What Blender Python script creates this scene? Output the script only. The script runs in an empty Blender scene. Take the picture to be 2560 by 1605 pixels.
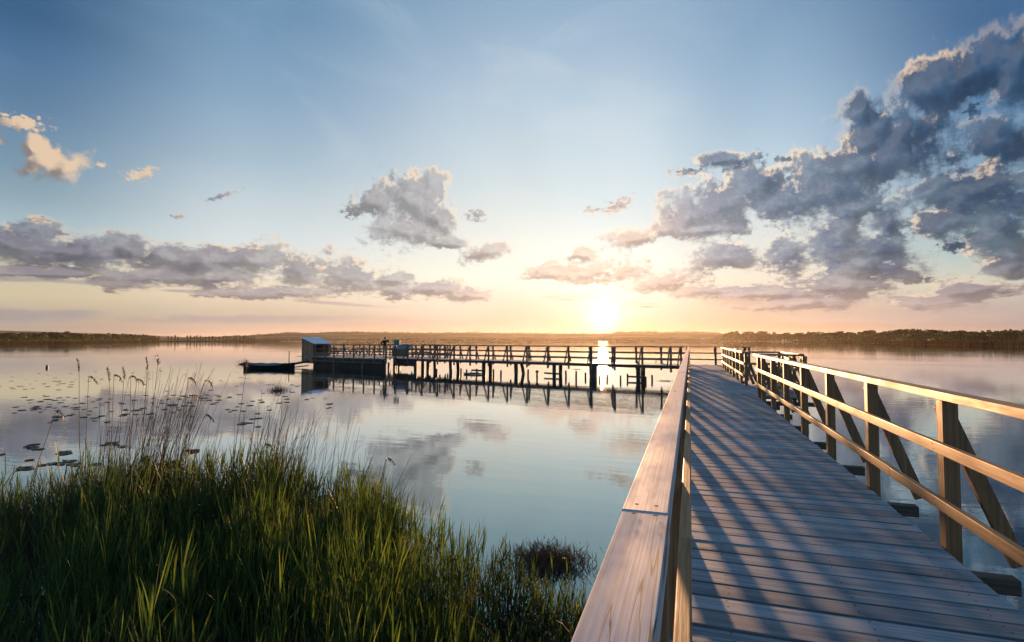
import bpy, bmesh, math, random
import numpy as np
from math import pi, radians, sin, cos, tan, atan, atan2, sqrt
from mathutils import Vector, Matrix

C = bpy.context.scene
COL = C.collection
random.seed(7)
RNG = np.random.default_rng(7)

# ------------------------------------------------------------------ camera
EYE = 2.33            # eye height above the water, metres (deck top is 0.93)
DECK = 0.93
FPX, YAW, PITCH = 1325.0, radians(18.57), atan(49.5 / 1325.0)
cam = bpy.data.cameras.new('camera')
cam_ob = bpy.data.objects.new('camera', cam)
COL.objects.link(cam_ob)
cam.sensor_width = 36.0
cam.lens = FPX / 2560.0 * 36.0
cam.clip_start = 0.02
cam.clip_end = 30000.0
cam_ob.location = (0, 0, EYE)
cam_ob.rotation_euler = (pi / 2 + PITCH, 0, YAW)
C.camera = cam_ob
C.view_settings.view_transform = 'Standard'
C.view_settings.look = 'None'
C.view_settings.gamma = 1.0
C.view_settings.exposure = 3.0

# ------------------------------------------------------------------ node helper
class NT:
    """thin wrapper round a node tree: every method adds one node and returns its output socket"""
    def __init__(s, tree):
        s.t = tree
    def new(s, kind):
        return s.t.nodes.new(kind)
    def put(s, sock, v):
        if v is None:
            return
        if isinstance(v, bpy.types.NodeSocket):
            s.t.links.new(v, sock)
        else:
            sock.default_value = v
    def math(s, op, a, b=None, c=None, clamp=False):
        n = s.new('ShaderNodeMath'); n.operation = op; n.use_clamp = clamp
        for i, v in enumerate((a, b, c)):
            s.put(n.inputs[i], v)
        return n.outputs[0]
    def vmath(s, op, a, b=None, c=None, out=0):
        n = s.new('ShaderNodeVectorMath'); n.operation = op
        for i, v in enumerate((a, b, c)):
            if v is not None:
                s.put(n.inputs[i], v)
        return n.outputs[out]
    def mrange(s, v, a, b, c=0.0, d=1.0, smooth=True):
        n = s.new('ShaderNodeMapRange')
        n.interpolation_type = 'SMOOTHSTEP' if smooth else 'LINEAR'
        for i, x in enumerate((v, a, b, c, d)):
            s.put(n.inputs[i], x)
        return n.outputs[0]
    def ramp(s, v, stops, interp='LINEAR'):
        n = s.new('ShaderNodeValToRGB'); r = n.color_ramp; r.interpolation = interp
        while len(r.elements) < len(stops):
            r.elements.new(0.5)
        for e, (p, c) in zip(r.elements, sorted(stops)):
            e.position = p; e.color = (c[0], c[1], c[2], 1.0)
        s.put(n.inputs[0], v)
        return n.outputs[0]
    def mix(s, f, a, b, mode='MIX'):
        n = s.new('ShaderNodeMix'); n.data_type = 'RGBA'; n.blend_type = mode
        s.put(n.inputs[0], f)
        for i, v in ((6, a), (7, b)):
            if not isinstance(v, bpy.types.NodeSocket):
                v = (v[0], v[1], v[2], 1.0)
            s.put(n.inputs[i], v)
        return n.outputs[2]
    def comb(s, x, y, z):
        n = s.new('ShaderNodeCombineXYZ')
        for i, v in enumerate((x, y, z)):
            s.put(n.inputs[i], v)
        return n.outputs[0]
    def sep(s, v):
        n = s.new('ShaderNodeSeparateXYZ'); s.put(n.inputs[0], v)
        return n.outputs
    def noise(s, vec, scale, detail=4.0, rough=0.55, dist=0.0, dims='3D', lac=2.0):
        n = s.new('ShaderNodeTexNoise'); n.noise_dimensions = dims
        s.put(n.inputs['Vector'], vec)
        for k, v in (('Scale', scale), ('Detail', detail), ('Roughness', rough), ('Distortion', dist), ('Lacunarity', lac)):
            s.put(n.inputs[k], v)
        return n.outputs[0]
    def voro(s, vec, scale, detail=0.0, rough=0.5, feature='F1', dims='2D', out=0):
        n = s.new('ShaderNodeTexVoronoi'); n.feature = feature; n.voronoi_dimensions = dims
        s.put(n.inputs['Vector'], vec); n.inputs['Scale'].default_value = scale
        n.inputs['Detail'].default_value = detail; n.inputs['Roughness'].default_value = rough
        return n.outputs[out]
    def mapping(s, vec, loc=(0, 0, 0), rot=(0, 0, 0), scale=(1, 1, 1), kind='POINT'):
        n = s.new('ShaderNodeMapping'); n.vector_type = kind
        s.put(n.inputs[0], vec)
        n.inputs['Location'].default_value = loc; n.inputs['Rotation'].default_value = rot
        n.inputs['Scale'].default_value = scale
        return n.outputs[0]

# ------------------------------------------------------------------ sky: evening, sun just above the far hills
SUN_AZ, SUN_EL = -8.84, 2.43      # degrees; azimuth measured clockwise from +Y (the line of the boardwalk)

# clear-sky colour by elevation (degrees) at six azimuths
SKY = [
(-62.4,[(24.71,(0.027, 0.093, 0.195)),(22.01,(0.058, 0.144, 0.27)),(18.36,(0.098, 0.188, 0.305)),(13.96,(0.175, 0.279, 0.361)),(11.55,(0.254, 0.356, 0.402)),(9.10,(0.376, 0.485, 0.515)),(6.01,(0.578, 0.515, 0.376)),(3.66,(0.631, 0.515, 0.328)),(2.41,(0.503, 0.413, 0.314)),(0.85,(0.402, 0.328, 0.283))]),
(-44.6,[(29.93,(0.144, 0.279, 0.434)),(22.50,(0.258, 0.392, 0.527)),(17.22,(0.402, 0.521, 0.597)),(13.54,(0.565, 0.644, 0.665)),(9.76,(0.687, 0.73, 0.716)),(6.30,(0.839, 0.745, 0.578)),(4.55,(0.855, 0.658, 0.456)),(2.80,(0.631, 0.497, 0.376)),(1.05,(0.68, 0.456, 0.352))]),
(-18.6,[(32.70,(0.292, 0.429, 0.571)),(24.77,(0.491, 0.617, 0.716)),(17.04,(0.665, 0.753, 0.768)),(10.83,(0.871, 0.871, 0.791)),(6.56,(1.0, 0.939, 0.776)),(3.98,(0.84,0.68,0.52)),(2.46,(0.76,0.54,0.40)),(1.17,(0.66,0.43,0.32))]),
(-8.8,[(32.31,(0.292, 0.434, 0.584)),(22.60,(0.552, 0.672, 0.745)),(14.79,(0.694, 0.784, 0.807)),(10.67,(0.855, 0.871, 0.815)),(7.32,(1.0, 1.0, 0.855)),(4.77,(0.90,0.84,0.68)),(2.64,(0.80,0.63,0.45)),(1.15,(0.72,0.45,0.25))]),
(6.7,[(30.08,(0.202, 0.337, 0.491)),(24.32,(0.301, 0.451, 0.597)),(19.12,(0.429, 0.571, 0.672)),(13.62,(0.591, 0.687, 0.716)),(9.05,(0.753, 0.753, 0.68)),(5.95,(0.913, 0.753, 0.578)),(3.21,(0.72,0.50,0.37)),(1.06,(0.55,0.34,0.25))]),
(25.3,[(24.71,(0.023, 0.093, 0.216)),(19.78,(0.061, 0.181, 0.352)),(15.45,(0.141, 0.283, 0.429)),(10.94,(0.262, 0.402, 0.485)),(7.25,(0.376, 0.515, 0.515)),(4.76,(0.61, 0.61, 0.485)),(2.88,(0.485, 0.402, 0.376)),(0.85,(0.305, 0.254, 0.27))]),
]
# cloud masses: azimuth, elevation, half width, half height (degrees), tilt
CLOUDS = [
# grey bank low in the south-west
(-61.3,7.7,3.02,1.5,9),(-57.6,7.5,4.21,1.48,7),(-54.4,8.1,1.53,1.03,9),(-61.2,5.5,5.5,0.47,5),(-51.9,7.8,1.94,0.95,6),(-48.7,7.4,3.29,1.65,5),(-44.6,7.9,2.99,1.47,5),(-47.5,6.1,4.96,0.8,3),(-39.9,7.1,2.88,1.78,4),(-35.4,6.7,3.59,1.66,2),(-31.1,6.6,2.2,0.62,2),(-30.4,5.3,1.98,0.9,1),
(-27.0,5.7,3.2,0.85,0),(-23.0,5.1,2.6,0.8,0),(-41.0,4.9,6.0,0.62,2),(-52.5,5.7,4.2,0.85,4),
# the single cumulus and its scraps
(-29.1,14.8,3.81,2.66,5),(-27.6,15.7,2.17,1.71,6),(-32.7,14.4,2.4,1.27,5),(-29.6,11.5,3.79,1.49,2),(-25.5,10.5,2.05,0.67,1),(-26.2,13.0,1.73,1.32,4),(-35.4,13.3,1.02,0.67,6),(-22.5,13.4,1.29,0.66,1),(-21.3,9.6,2.4,0.9,10),(-51.1,11.3,0.53,0.19,8),(-47.4,13.6,1.93,0.26,23),(-53.9,14.5,1.36,0.48,22),(-56.7,14.8,0.53,0.27,14),(-25.2,6.0,1.27,0.68,1),(-22.1,4.7,1.56,0.5,0),
# sunlit puffs
(-61.9,16.9,1.73,0.54,6),(-60.3,14.2,2.27,1.28,17),(-59.0,14.2,1.4,0.97,22),(-61.0,15.3,1.12,0.8,26),(-63.0,15.3,0.47,0.37,42),
# over the sun
(-13.8,7.2,3.89,1.18,-1),(-8.8,7.6,4.93,1.7,-1),(-2.7,6.2,3.84,1.14,-2),(-11.0,9.3,1.36,0.9,-2),(-6.1,10.8,3.0,0.96,-3),(-10.2,13.7,1.0,0.44,-2),(-6.9,14.3,1.83,0.7,21),(-5.3,3.9,3.7,0.31,-1),(-12.9,4.7,4.56,0.27,0),
# the great dark bank
(0.5,5.3,3.4,0.9,0),(9.5,3.7,5.0,0.85,0),(16.2,8.3,2.6,1.3,-10),(20.5,9.9,2.2,1.3,-10),(22.0,4.3,3.0,0.85,0),
(-0.5,12.7,2.86,2.18,-9),(2.8,13.6,3.03,2.12,-9),(6.3,15.1,2.62,1.88,-13),(0.7,11.3,4.33,0.84,-4),(9.1,13.0,3.48,1.75,-8),(12.8,13.7,3.93,2.05,-11),(14.5,15.5,4.3,1.51,-11),(17.7,17.5,4.06,2.41,-18),(15.1,20.3,1.27,1.76,0),(21.8,20.8,4.68,2.04,6),(25.5,21.0,2.4,2.6,0),(19.2,15.5,3.86,1.35,-13),(24.2,15.7,2.22,1.79,-47),(22.7,11.9,4.01,2.05,-13),(24.4,9.1,2.3,1.93,-27),(14.8,11.9,3.1,1.18,-9),(3.1,8.6,3.39,1.35,-4),(9.2,8.2,2.54,1.68,-7),(12.7,8.9,2.2,2.2,0),(16.6,10.4,1.33,1.15,-26),(15.6,6.7,3.64,1.58,-5),(13.0,5.1,4.69,1.17,-3),(18.8,5.2,1.23,0.44,-4),(21.6,7.8,1.41,0.69,-8),(24.8,6.1,1.9,1.76,-47),(6.9,4.7,7.13,0.91,-2),(19.6,3.3,2.7,0.72,-3),(2.9,17.9,2.35,0.63,-7),(6.6,17.7,0.7,0.46,-13),(-0.4,17.0,1.77,0.41,-5),(9.0,17.1,0.96,0.38,-10),(22.8,18.2,0.81,0.73,31),
]
STRATUS = [(-58.9,4.9,8.58,0.31,1),(-47.4,4.5,9.18,0.24,-1),(-36.6,3.8,6.65,0.22,-3),(-61.2,2.0,7.48,0.68,2),(-43.7,2.1,15.81,0.58,1),(-27.9,1.8,12.52,0.63,0),(13.9,2.2,12.42,0.85,-1),(22.7,2.3,5.19,1.04,-2),(5.0,3.7,5.41,0.67,-2)]

SEED = (-340.0, 210.0)      # which stretch of the noise the clouds are cut from
SCRAPS = [c for c in CLOUDS if c[2] < 2.0 and c[3] < 0.8]
CLOUDS = [c for c in CLOUDS if c not in SCRAPS]
world = bpy.data.worlds.new('World')
C.world = world
world.use_nodes = True
def build_sky():
    g = NT(world.node_tree)
    bg = world.node_tree.nodes['Background']
    tc = g.new('ShaderNodeTexCoord').outputs['Generated']
    d = g.sep(g.vmath('NORMALIZE', tc))
    DEG = 180.0 / pi
    az = g.math('MULTIPLY', g.math('ARCTAN2', d[0], d[1]), DEG)
    el = g.math('MULTIPLY', g.math('ARCSINE', d[2]), DEG)
    ela = g.math('MAXIMUM', el, 0.0)
    # clear sky
    e01 = g.math('DIVIDE', ela, 40.0)
    col = None
    for i, (a, st) in enumerate(SKY):
        c = g.ramp(e01, [(max(0, e) / 40.0, k) for e, k in st])
        if col is None:
            col = c; pa = a
        else:
            col = g.mix(g.mrange(az, pa, a), col, c); pa = a
    nish = g.new('ShaderNodeTexSky')
    nish.sky_type = 'NISHITA'; nish.sun_disc = False
    nish.sun_elevation = radians(SUN_EL); nish.sun_rotation = radians(SUN_AZ)
    nish.dust_density = 3.0; nish.ozone_density = 3.0
    gm = g.new('ShaderNodeGamma'); g.put(gm.inputs[0], nish.outputs[0]); gm.inputs[1].default_value = 0.5
    ncol = g.mix(1.0, gm.outputs[0], (0.44, 0.62, 0.79), 'MULTIPLY')
    # away from the evening glow the sky is the plain scattering sky
    azd = g.math('ABSOLUTE', g.math('ADD', az, 19.0))
    away = g.math('MAXIMUM', g.mrange(azd, 55.0, 110.0), g.mrange(el, 33.0, 65.0))
    col = g.mix(g.math('MAXIMUM', away, 0.10), col, ncol)
    # a thin high veil, brighter towards the light
    veil = g.noise(g.comb(g.math('MULTIPLY', az, 0.5), g.math('MULTIPLY_ADD', el, 1.3, g.math('MULTIPLY', az, 0.25)), 0.0), 0.11, 5.0, 0.6, 0.8, dims='2D')
    col = g.mix(g.math('MULTIPLY', g.mrange(veil, 0.45, 0.75), g.mrange(azd, 30.0, 5.0, 0.03, 0.16)), col, (0.86, 0.89, 0.90))
    # angle from the sun
    s = Vector((sin(radians(SUN_AZ)) * cos(radians(SUN_EL)), cos(radians(SUN_AZ)) * cos(radians(SUN_EL)), sin(radians(SUN_EL))))
    dt = g.vmath('DOT_PRODUCT', tc, tuple(s), out=1)
    th = g.math('MULTIPLY', g.math('ARCCOSINE', g.math('MINIMUM', dt, 1.0)), DEG)
    # faint rays fanning up from the sun
    phi = g.math('ARCTAN2', g.math('SUBTRACT', el, SUN_EL), g.math('SUBTRACT', az, SUN_AZ))
    ray = g.noise(g.comb(phi, 0.37, 0.0), 1.7, 1.0, 0.5, dims='2D')
    rayf = g.math('MULTIPLY', g.math('SUBTRACT', ray, 0.5), g.mrange(th, 8.0, 20.0, 0.0, 0.20))
    col = g.mix(1.0, col, g.comb(*[g.math('ADD', rayf, 1.0)] * 3), 'MULTIPLY')

    # ---- clouds
    el2 = g.math('MULTIPLY', g.math('LOGARITHM', g.math('ADD', g.math('DIVIDE', ela, 3.0), 1.0), math.e), 18.0)
    toward = g.math('MULTIPLY', g.mrange(az, SUN_AZ - 7, SUN_AZ + 7, 1.0, -1.0), 0.6)
    off = g.comb(toward, 0.5, 0.0)
    uvn = g.comb(g.math('ADD', az, SEED[0]), g.math('ADD', el2, SEED[1]), 0.0)
    def masses(x, y, start, table, k):
        # smallest normalised distance to any ellipse; each step waits for the one before it
        # (z carries the running value), which keeps the shader's memory small
        m = None; last = start
        for (a, e, rx, ry, t) in table:
            q = g.mapping(g.comb(x, y, last), (a, e, 0), (0, 0, radians(t)), (rx, ry, 1.0e7), 'TEXTURE')
            l = g.vmath('LENGTH', q, out=1)
            m = l if m is None else g.math('SMOOTH_MIN', m, l, k)
            last = m
        return m
    # how closed the cover is: the bank in the west is nearly solid, the scraps are torn
    cover = g.math('ADD', g.mrange(az, -6.0, 3.0, -0.80, -0.56), g.math('MULTIPLY', g.mrange(az, -36.0, -44.0), g.mrange(el, 11.0, 9.0, 0.0, 0.27)))
    cover = g.math('ADD', cover, g.math('MULTIPLY', g.mrange(az, -42.0, -34.0), g.mrange(az, -24.0, -20.0, 0.16, 0.0)))
    cover = g.math('SUBTRACT', cover, g.math('MULTIPLY', g.mrange(az, -6.0, 3.0), g.mrange(el, 11.5, 8.0, 0.0, 0.06)))
    def field(x, y, pn, start):
        m = masses(x, y, start, CLOUDS, 0.32)
        f = g.math('SUBTRACT', 1.0, m)
        n1 = g.noise(pn, 0.32, 3.0, 0.5, dims='2D')
        v1 = g.voro(pn, 0.70, 1.5, 0.55)
        f = g.math('MULTIPLY_ADD', n1, 1.85, g.math('ADD', f, cover))
        f = g.math('MULTIPLY_ADD', v1, -0.20, g.math('ADD', f, 0.12))
        return f, n1
    F, n1 = field(az, el, uvn, 0.0)
    F2, n2 = field(g.math('ADD', az, toward), g.math('ADD', el, 0.5), g.vmath('ADD', uvn, off), F)
    fine = g.noise(uvn, 1.1, 8.0, 0.68, dims='2D')
    Fb = F
    F = g.math('MULTIPLY_ADD', g.math('SUBTRACT', fine, 0.5), 1.7, Fb)
    # torn scraps of cloud
    ms = masses(az, el, F2, SCRAPS, 0.15)
    tn = g.noise(g.comb(az, g.math('MULTIPLY', el, 1.5), 0.0), 1.9, 6.0, 0.62, dims='2D')
    Fs = g.math('MULTIPLY_ADD', tn, 3.4, g.math('SUBTRACT', -0.72, ms))
    F = g.math('MAXIMUM', F, Fs)
    soft = g.noise(uvn, 0.22, 2.0, 0.5, dims='2D')
    alpha = g.mrange(F, -0.16, g.mrange(soft, 0.38, 0.62, 0.30, 0.95))
    thick = g.mrange(F, 0.10, 0.62)
    grad = g.math('MULTIPLY_ADD', g.math('SUBTRACT', 0.5, fine), 0.36, g.math('SUBTRACT', Fb, F2))
    lit = g.mrange(grad, -0.02, 0.27)
    lit = g.math('MULTIPLY', lit, g.math('SUBTRACT', 1.0, g.math('MULTIPLY', thick, 0.93)))
    # thin edges near the sun let its light through
    rim = g.math('MULTIPLY', g.math('SUBTRACT', 1.0, thick), g.math('MAXIMUM', g.mrange(th, 26.0, 8.0, 0.10, 0.62), g.mrange(el, 11.0, 7.0, 0.0, 0.42)))
    rim = g.math('MULTIPLY', rim, g.mrange(grad, -0.40, 0.12))
    lit = g.math('MAXIMUM', lit, rim)
    # small clouds high on the left face the light
    puff = g.math('MULTIPLY', g.mrange(az, -50.0, -54.0), g.mrange(el, 10.0, 12.0))
    puff = g.math('MULTIPLY', puff, g.mrange(grad, -0.35, 0.30, 0.22, 1.0))
    lit = g.math('MAXIMUM', lit, puff)
    t01 = g.math('DIVIDE', th, 70.0)
    dL = g.ramp(t01, [(0, (.85, .58, .42)), (8 / 70, (.62, .46, .38)), (18 / 70, (.32, .325, .345)), (30 / 70, (.28, .285, .31)), (44 / 70, (.165, .17, .215)), (58 / 70, (.10, .12, .175))])
    dR = g.ramp(t01, [(0, (.85, .58, .42)), (7 / 70, (.58, .43, .37)), (13 / 70, (.225, .25, .32)), (20 / 70, (.075, .135, .225)), (33 / 70, (.014, .055, .12))])
    dark = g.mix(g.mrange(az, -8.0, 3.0), dL, dR)
    dark = g.mix(g.mrange(el, 7.5, 2.5, 0.0, 0.62), dark, g.ramp(t01, [(0, (1, .70, .45)), (12 / 70, (.72, .50, .40)), (34 / 70, (.40, .33, .34)), (60 / 70, (.28, .25, .27))]))
    body = g.mix(g.mrange(g.math('ADD', n2, g.math('MULTIPLY', g.math('SUBTRACT', fine, 0.5), 0.8)), 0.38, 0.74, 0.0, 0.42), dark, g.mix(0.5, dark, col))
    bright = g.ramp(t01, [(0, (1.25, 1.0, .72)), (15 / 70, (1.02, .86, .66)), (35 / 70, (.86, .66, .48)), (60 / 70, (.76, .56, .38))])
    shade = g.mrange(grad, -0.40, 0.28, 0.74, 1.30)
    body = g.mix(1.0, body, g.comb(*[shade] * 3), 'MULTIPLY')
    ccol = g.mix(lit, body, bright)
    col = g.mix(g.math('MULTIPLY', alpha, 0.96), col, ccol)
    # thin layered cloud along the horizon
    m = masses(az, el, F2, STRATUS, 0.3)
    n3 = g.noise(g.comb(g.math('MULTIPLY', az, 0.35), g.math('MULTIPLY', el, 1.6), 3.0), 0.9, 5.0, 0.6)
    fs = g.math('MULTIPLY_ADD', n3, 1.5, g.math('SUBTRACT', 0.22, m))
    sa = g.math('MULTIPLY', g.mrange(fs, 0.0, 0.65), 0.72)
    scol = g.ramp(t01, [(0, (1, .72, .45)), (14 / 70, (.80, .56, .43)), (30 / 70, (.50, .41, .38)), (48 / 70, (.36, .33, .34)), (62 / 70, (.30, .27, .28))])
    col = g.mix(sa, col, scol)
    # the sun's own glare in the air
    halo = g.math('POWER', 2.718, g.math('MULTIPLY', th, -0.20))
    core = g.math('POWER', 2.718, g.math('MULTIPLY', th, -1.0))
    col = g.mix(1.0, col, g.mix(1.0, g.comb(*[halo] * 3), (.17, .165, .15), 'MULTIPLY'), 'ADD')
    col = g.mix(1.0, col, g.mix(1.0, g.comb(*[core] * 3), (2.1, 1.7, 1.1), 'MULTIPLY'), 'ADD')
    g.put(bg.inputs[0], col)
    bg.inputs[1].default_value = 0.125
build_sky()
world.cycles.sampling_method = 'MANUAL'
world.cycles.sample_map_resolution = 1024

# ------------------------------------------------------------------ sun
sun = bpy.data.lights.new('sun', 'SUN')
sun.energy = 2.0
sun.angle = radians(1.0)
sun.color = (1.0, 0.53, 0.24)
sun_ob = bpy.data.objects.new('sun', sun)
COL.objects.link(sun_ob)
SUN_DIR = Vector((sin(radians(SUN_AZ)) * cos(radians(SUN_EL)), cos(radians(SUN_AZ)) * cos(radians(SUN_EL)), sin(radians(SUN_EL))))
sun_ob.rotation_euler = SUN_DIR.to_track_quat('Z', 'Y').to_euler()

# ------------------------------------------------------------------ scene-graph helpers
WL = {}                                   # world location of every parent, so children can be built in world metres
def _link(o, parent, loc):
    COL.objects.link(o)
    WL[o.name] = Vector(loc)
    if parent is not None:
        o.parent = parent
        o.location = Vector(loc) - WL[parent.name]
    else:
        o.location = loc
    return o
def thing(name, label, cat, loc=(0, 0, 0), group=None):
    o = bpy.data.objects.new(name, None)
    o.empty_display_size = 0.2
    _link(o, None, loc)
    o['label'] = label; o['category'] = cat
    if group: o['group'] = group
    return o
def node(name, parent, loc=(0, 0, 0)):
    return _link(bpy.data.objects.new(name, None), parent, loc)
def tag(o, label, cat, group=None, kind=None):
    if label: o['label'] = label
    if cat: o['category'] = cat
    if group: o['group'] = group
    if kind: o['kind'] = kind
    return o
def structure(o):
    o['kind'] = 'structure'
    return o

class MB:
    """collects boxes, beams, tubes and leaves; build() links them as ONE mesh object"""
    def __init__(s):
        s.v = []; s.f = []; s.m = []; s.smooth = []
    def add(s, vs, fs, mi=0, smooth=False):
        b = len(s.v)
        s.v.extend([tuple(v) for v in vs])
        s.f.extend([tuple(i + b for i in f) for f in fs])
        s.m.extend([mi] * len(fs)); s.smooth.extend([smooth] * len(fs))
    def box(s, x0, x1, y0, y1, z0, z1, mi=0):
        s.add([(x0, y0, z0), (x1, y0, z0), (x1, y1, z0), (x0, y1, z0), (x0, y0, z1), (x1, y0, z1), (x1, y1, z1), (x0, y1, z1)],
              [(0, 3, 2, 1), (4, 5, 6, 7), (0, 1, 5, 4), (1, 2, 6, 5), (2, 3, 7, 6), (3, 0, 4, 7)], mi)
    def beam(s, p0, p1, w, h, up=(0, 0, 1), mi=0):
        p0 = Vector(p0); p1 = Vector(p1)
        d = (p1 - p0).normalized(); up = Vector(up)
        side = d.cross(up)
        if side.length < 1e-4:
            side = d.cross(Vector((1, 0, 0)))
        side.normalize(); u2 = side.cross(d)
        vs = []
        for p in (p0, p1):
            for a, b in ((-1, -1), (1, -1), (1, 1), (-1, 1)):
                vs.append(p + side * (a * w / 2) + u2 * (b * h / 2))
        s.add(vs, [(3, 2, 1, 0), (4, 5, 6, 7), (0, 1, 5, 4), (1, 2, 6, 5), (2, 3, 7, 6), (3, 0, 4, 7)], mi)
    def tube(s, pts, radii, n=8, mi=0, cap=True, smooth=True):
        pts = [Vector(p) for p in pts]; vs = []
        for i, p in enumerate(pts):
            a = pts[max(0, i - 1)]; b = pts[min(len(pts) - 1, i + 1)]
            d = (b - a).normalized()
            x = d.cross(Vector((0, 1, 0)))
            if x.length < 0.2: x = d.cross(Vector((1, 0, 0)))
            x.normalize(); y = d.cross(x)
            for k in range(n):
                t = 2 * pi * k / n
                vs.append(p + (x * cos(t) + y * sin(t)) * radii[i])
        fs = []
        for i in range(len(pts) - 1):
            for k in range(n):
                fs.append((i * n + k, i * n + (k + 1) % n, (i + 1) * n + (k + 1) % n, (i + 1) * n + k))
        s.add(vs, fs, mi, smooth)
        if cap:
            s.add(vs[:n], [tuple(range(n - 1, -1, -1))], mi)
            s.add(vs[-n:], [tuple(range(n))], mi)
    def disc(s, c, nrm, r, n=8, mi=0):
        c = Vector(c); nrm = Vector(nrm); x = nrm.cross(Vector((.3, .5, .81))).normalized(); y = nrm.cross(x)
        s.add([c + (x * cos(2 * pi * k / n) + y * sin(2 * pi * k / n)) * r for k in range(n)], [tuple(range(n))], mi)
    def mesh(s, name, mats):
        me = bpy.data.meshes.new(name)
        me.from_pydata(s.v, [], s.f)
        me.polygons.foreach_set('material_index', s.m)
        me.polygons.foreach_set('use_smooth', s.smooth)
        for m in (mats if isinstance(mats, (list, tuple)) else [mats]):
            me.materials.append(m)
        me.update()
        return me
    def build(s, name, mats, parent=None, bevel=0.0, loc=None):
        """loc None: vertices are world coordinates"""
        o = bpy.data.objects.new(name, s.mesh(name, mats))
        _link(o, parent, loc if loc is not None else (0, 0, 0))
        if bevel:
            b = o.modifiers.new('bevel', 'BEVEL'); b.width = bevel; b.segments = 2; b.limit_method = 'ANGLE'
        return o
def np_mesh(name, V, F, mats, mi=None, smooth=False):
    """numpy quads -> mesh"""
    me = bpy.data.meshes.new(name)
    V = np.asarray(V, np.float32); F = np.asarray(F, np.int32)
    me.vertices.add(len(V)); me.vertices.foreach_set('co', V.ravel())
    k = F.shape[1]
    me.loops.add(F.size); me.loops.foreach_set('vertex_index', F.ravel())
    me.polygons.add(len(F))
    me.polygons.foreach_set('loop_start', np.arange(0, F.size, k, dtype=np.int32))
    me.polygons.foreach_set('loop_total', np.full(len(F), k, np.int32))
    if mi is not None: me.polygons.foreach_set('material_index', np.asarray(mi, np.int32))
    me.polygons.foreach_set('use_smooth', np.full(len(F), smooth, bool))
    for m in (mats if isinstance(mats, (list, tuple)) else [mats]):
        me.materials.append(m)
    me.update(calc_edges=True); me.validate()
    return me
def mesh_obj(name, me, parent=None, loc=(0, 0, 0)):
    return _link(bpy.data.objects.new(name, me), parent, loc)

# survey: a bearing in the photograph and a plane give a place on the ground
AX = Vector((-sin(YAW) * cos(PITCH), cos(YAW) * cos(PITCH), sin(PITCH)))
RX = Vector((cos(YAW), sin(YAW), 0.0))
UX = RX.cross(AX)
AH = Vector((-sin(YAW), cos(YAW), 0.0))
def ray(px, py):
    return AX + RX * ((px - 1280.0) / FPX) + UX * ((802.5 - py) / FPX)
def at_z(px, py, z=0.0):
    r = ray(px, py); t = (z - EYE) / r.z
    return Vector((0, 0, EYE)) + r * t
def at_d(px, d, z=0.0):
    """point at bearing px whose distance along the horizontal view axis is d"""
    p = RX * ((px - 1280.0) / FPX * d) + AH * d
    return Vector((p.x, p.y, z))
def z_of(py, d):
    return EYE + (852.0 - py) / FPX * d

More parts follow.
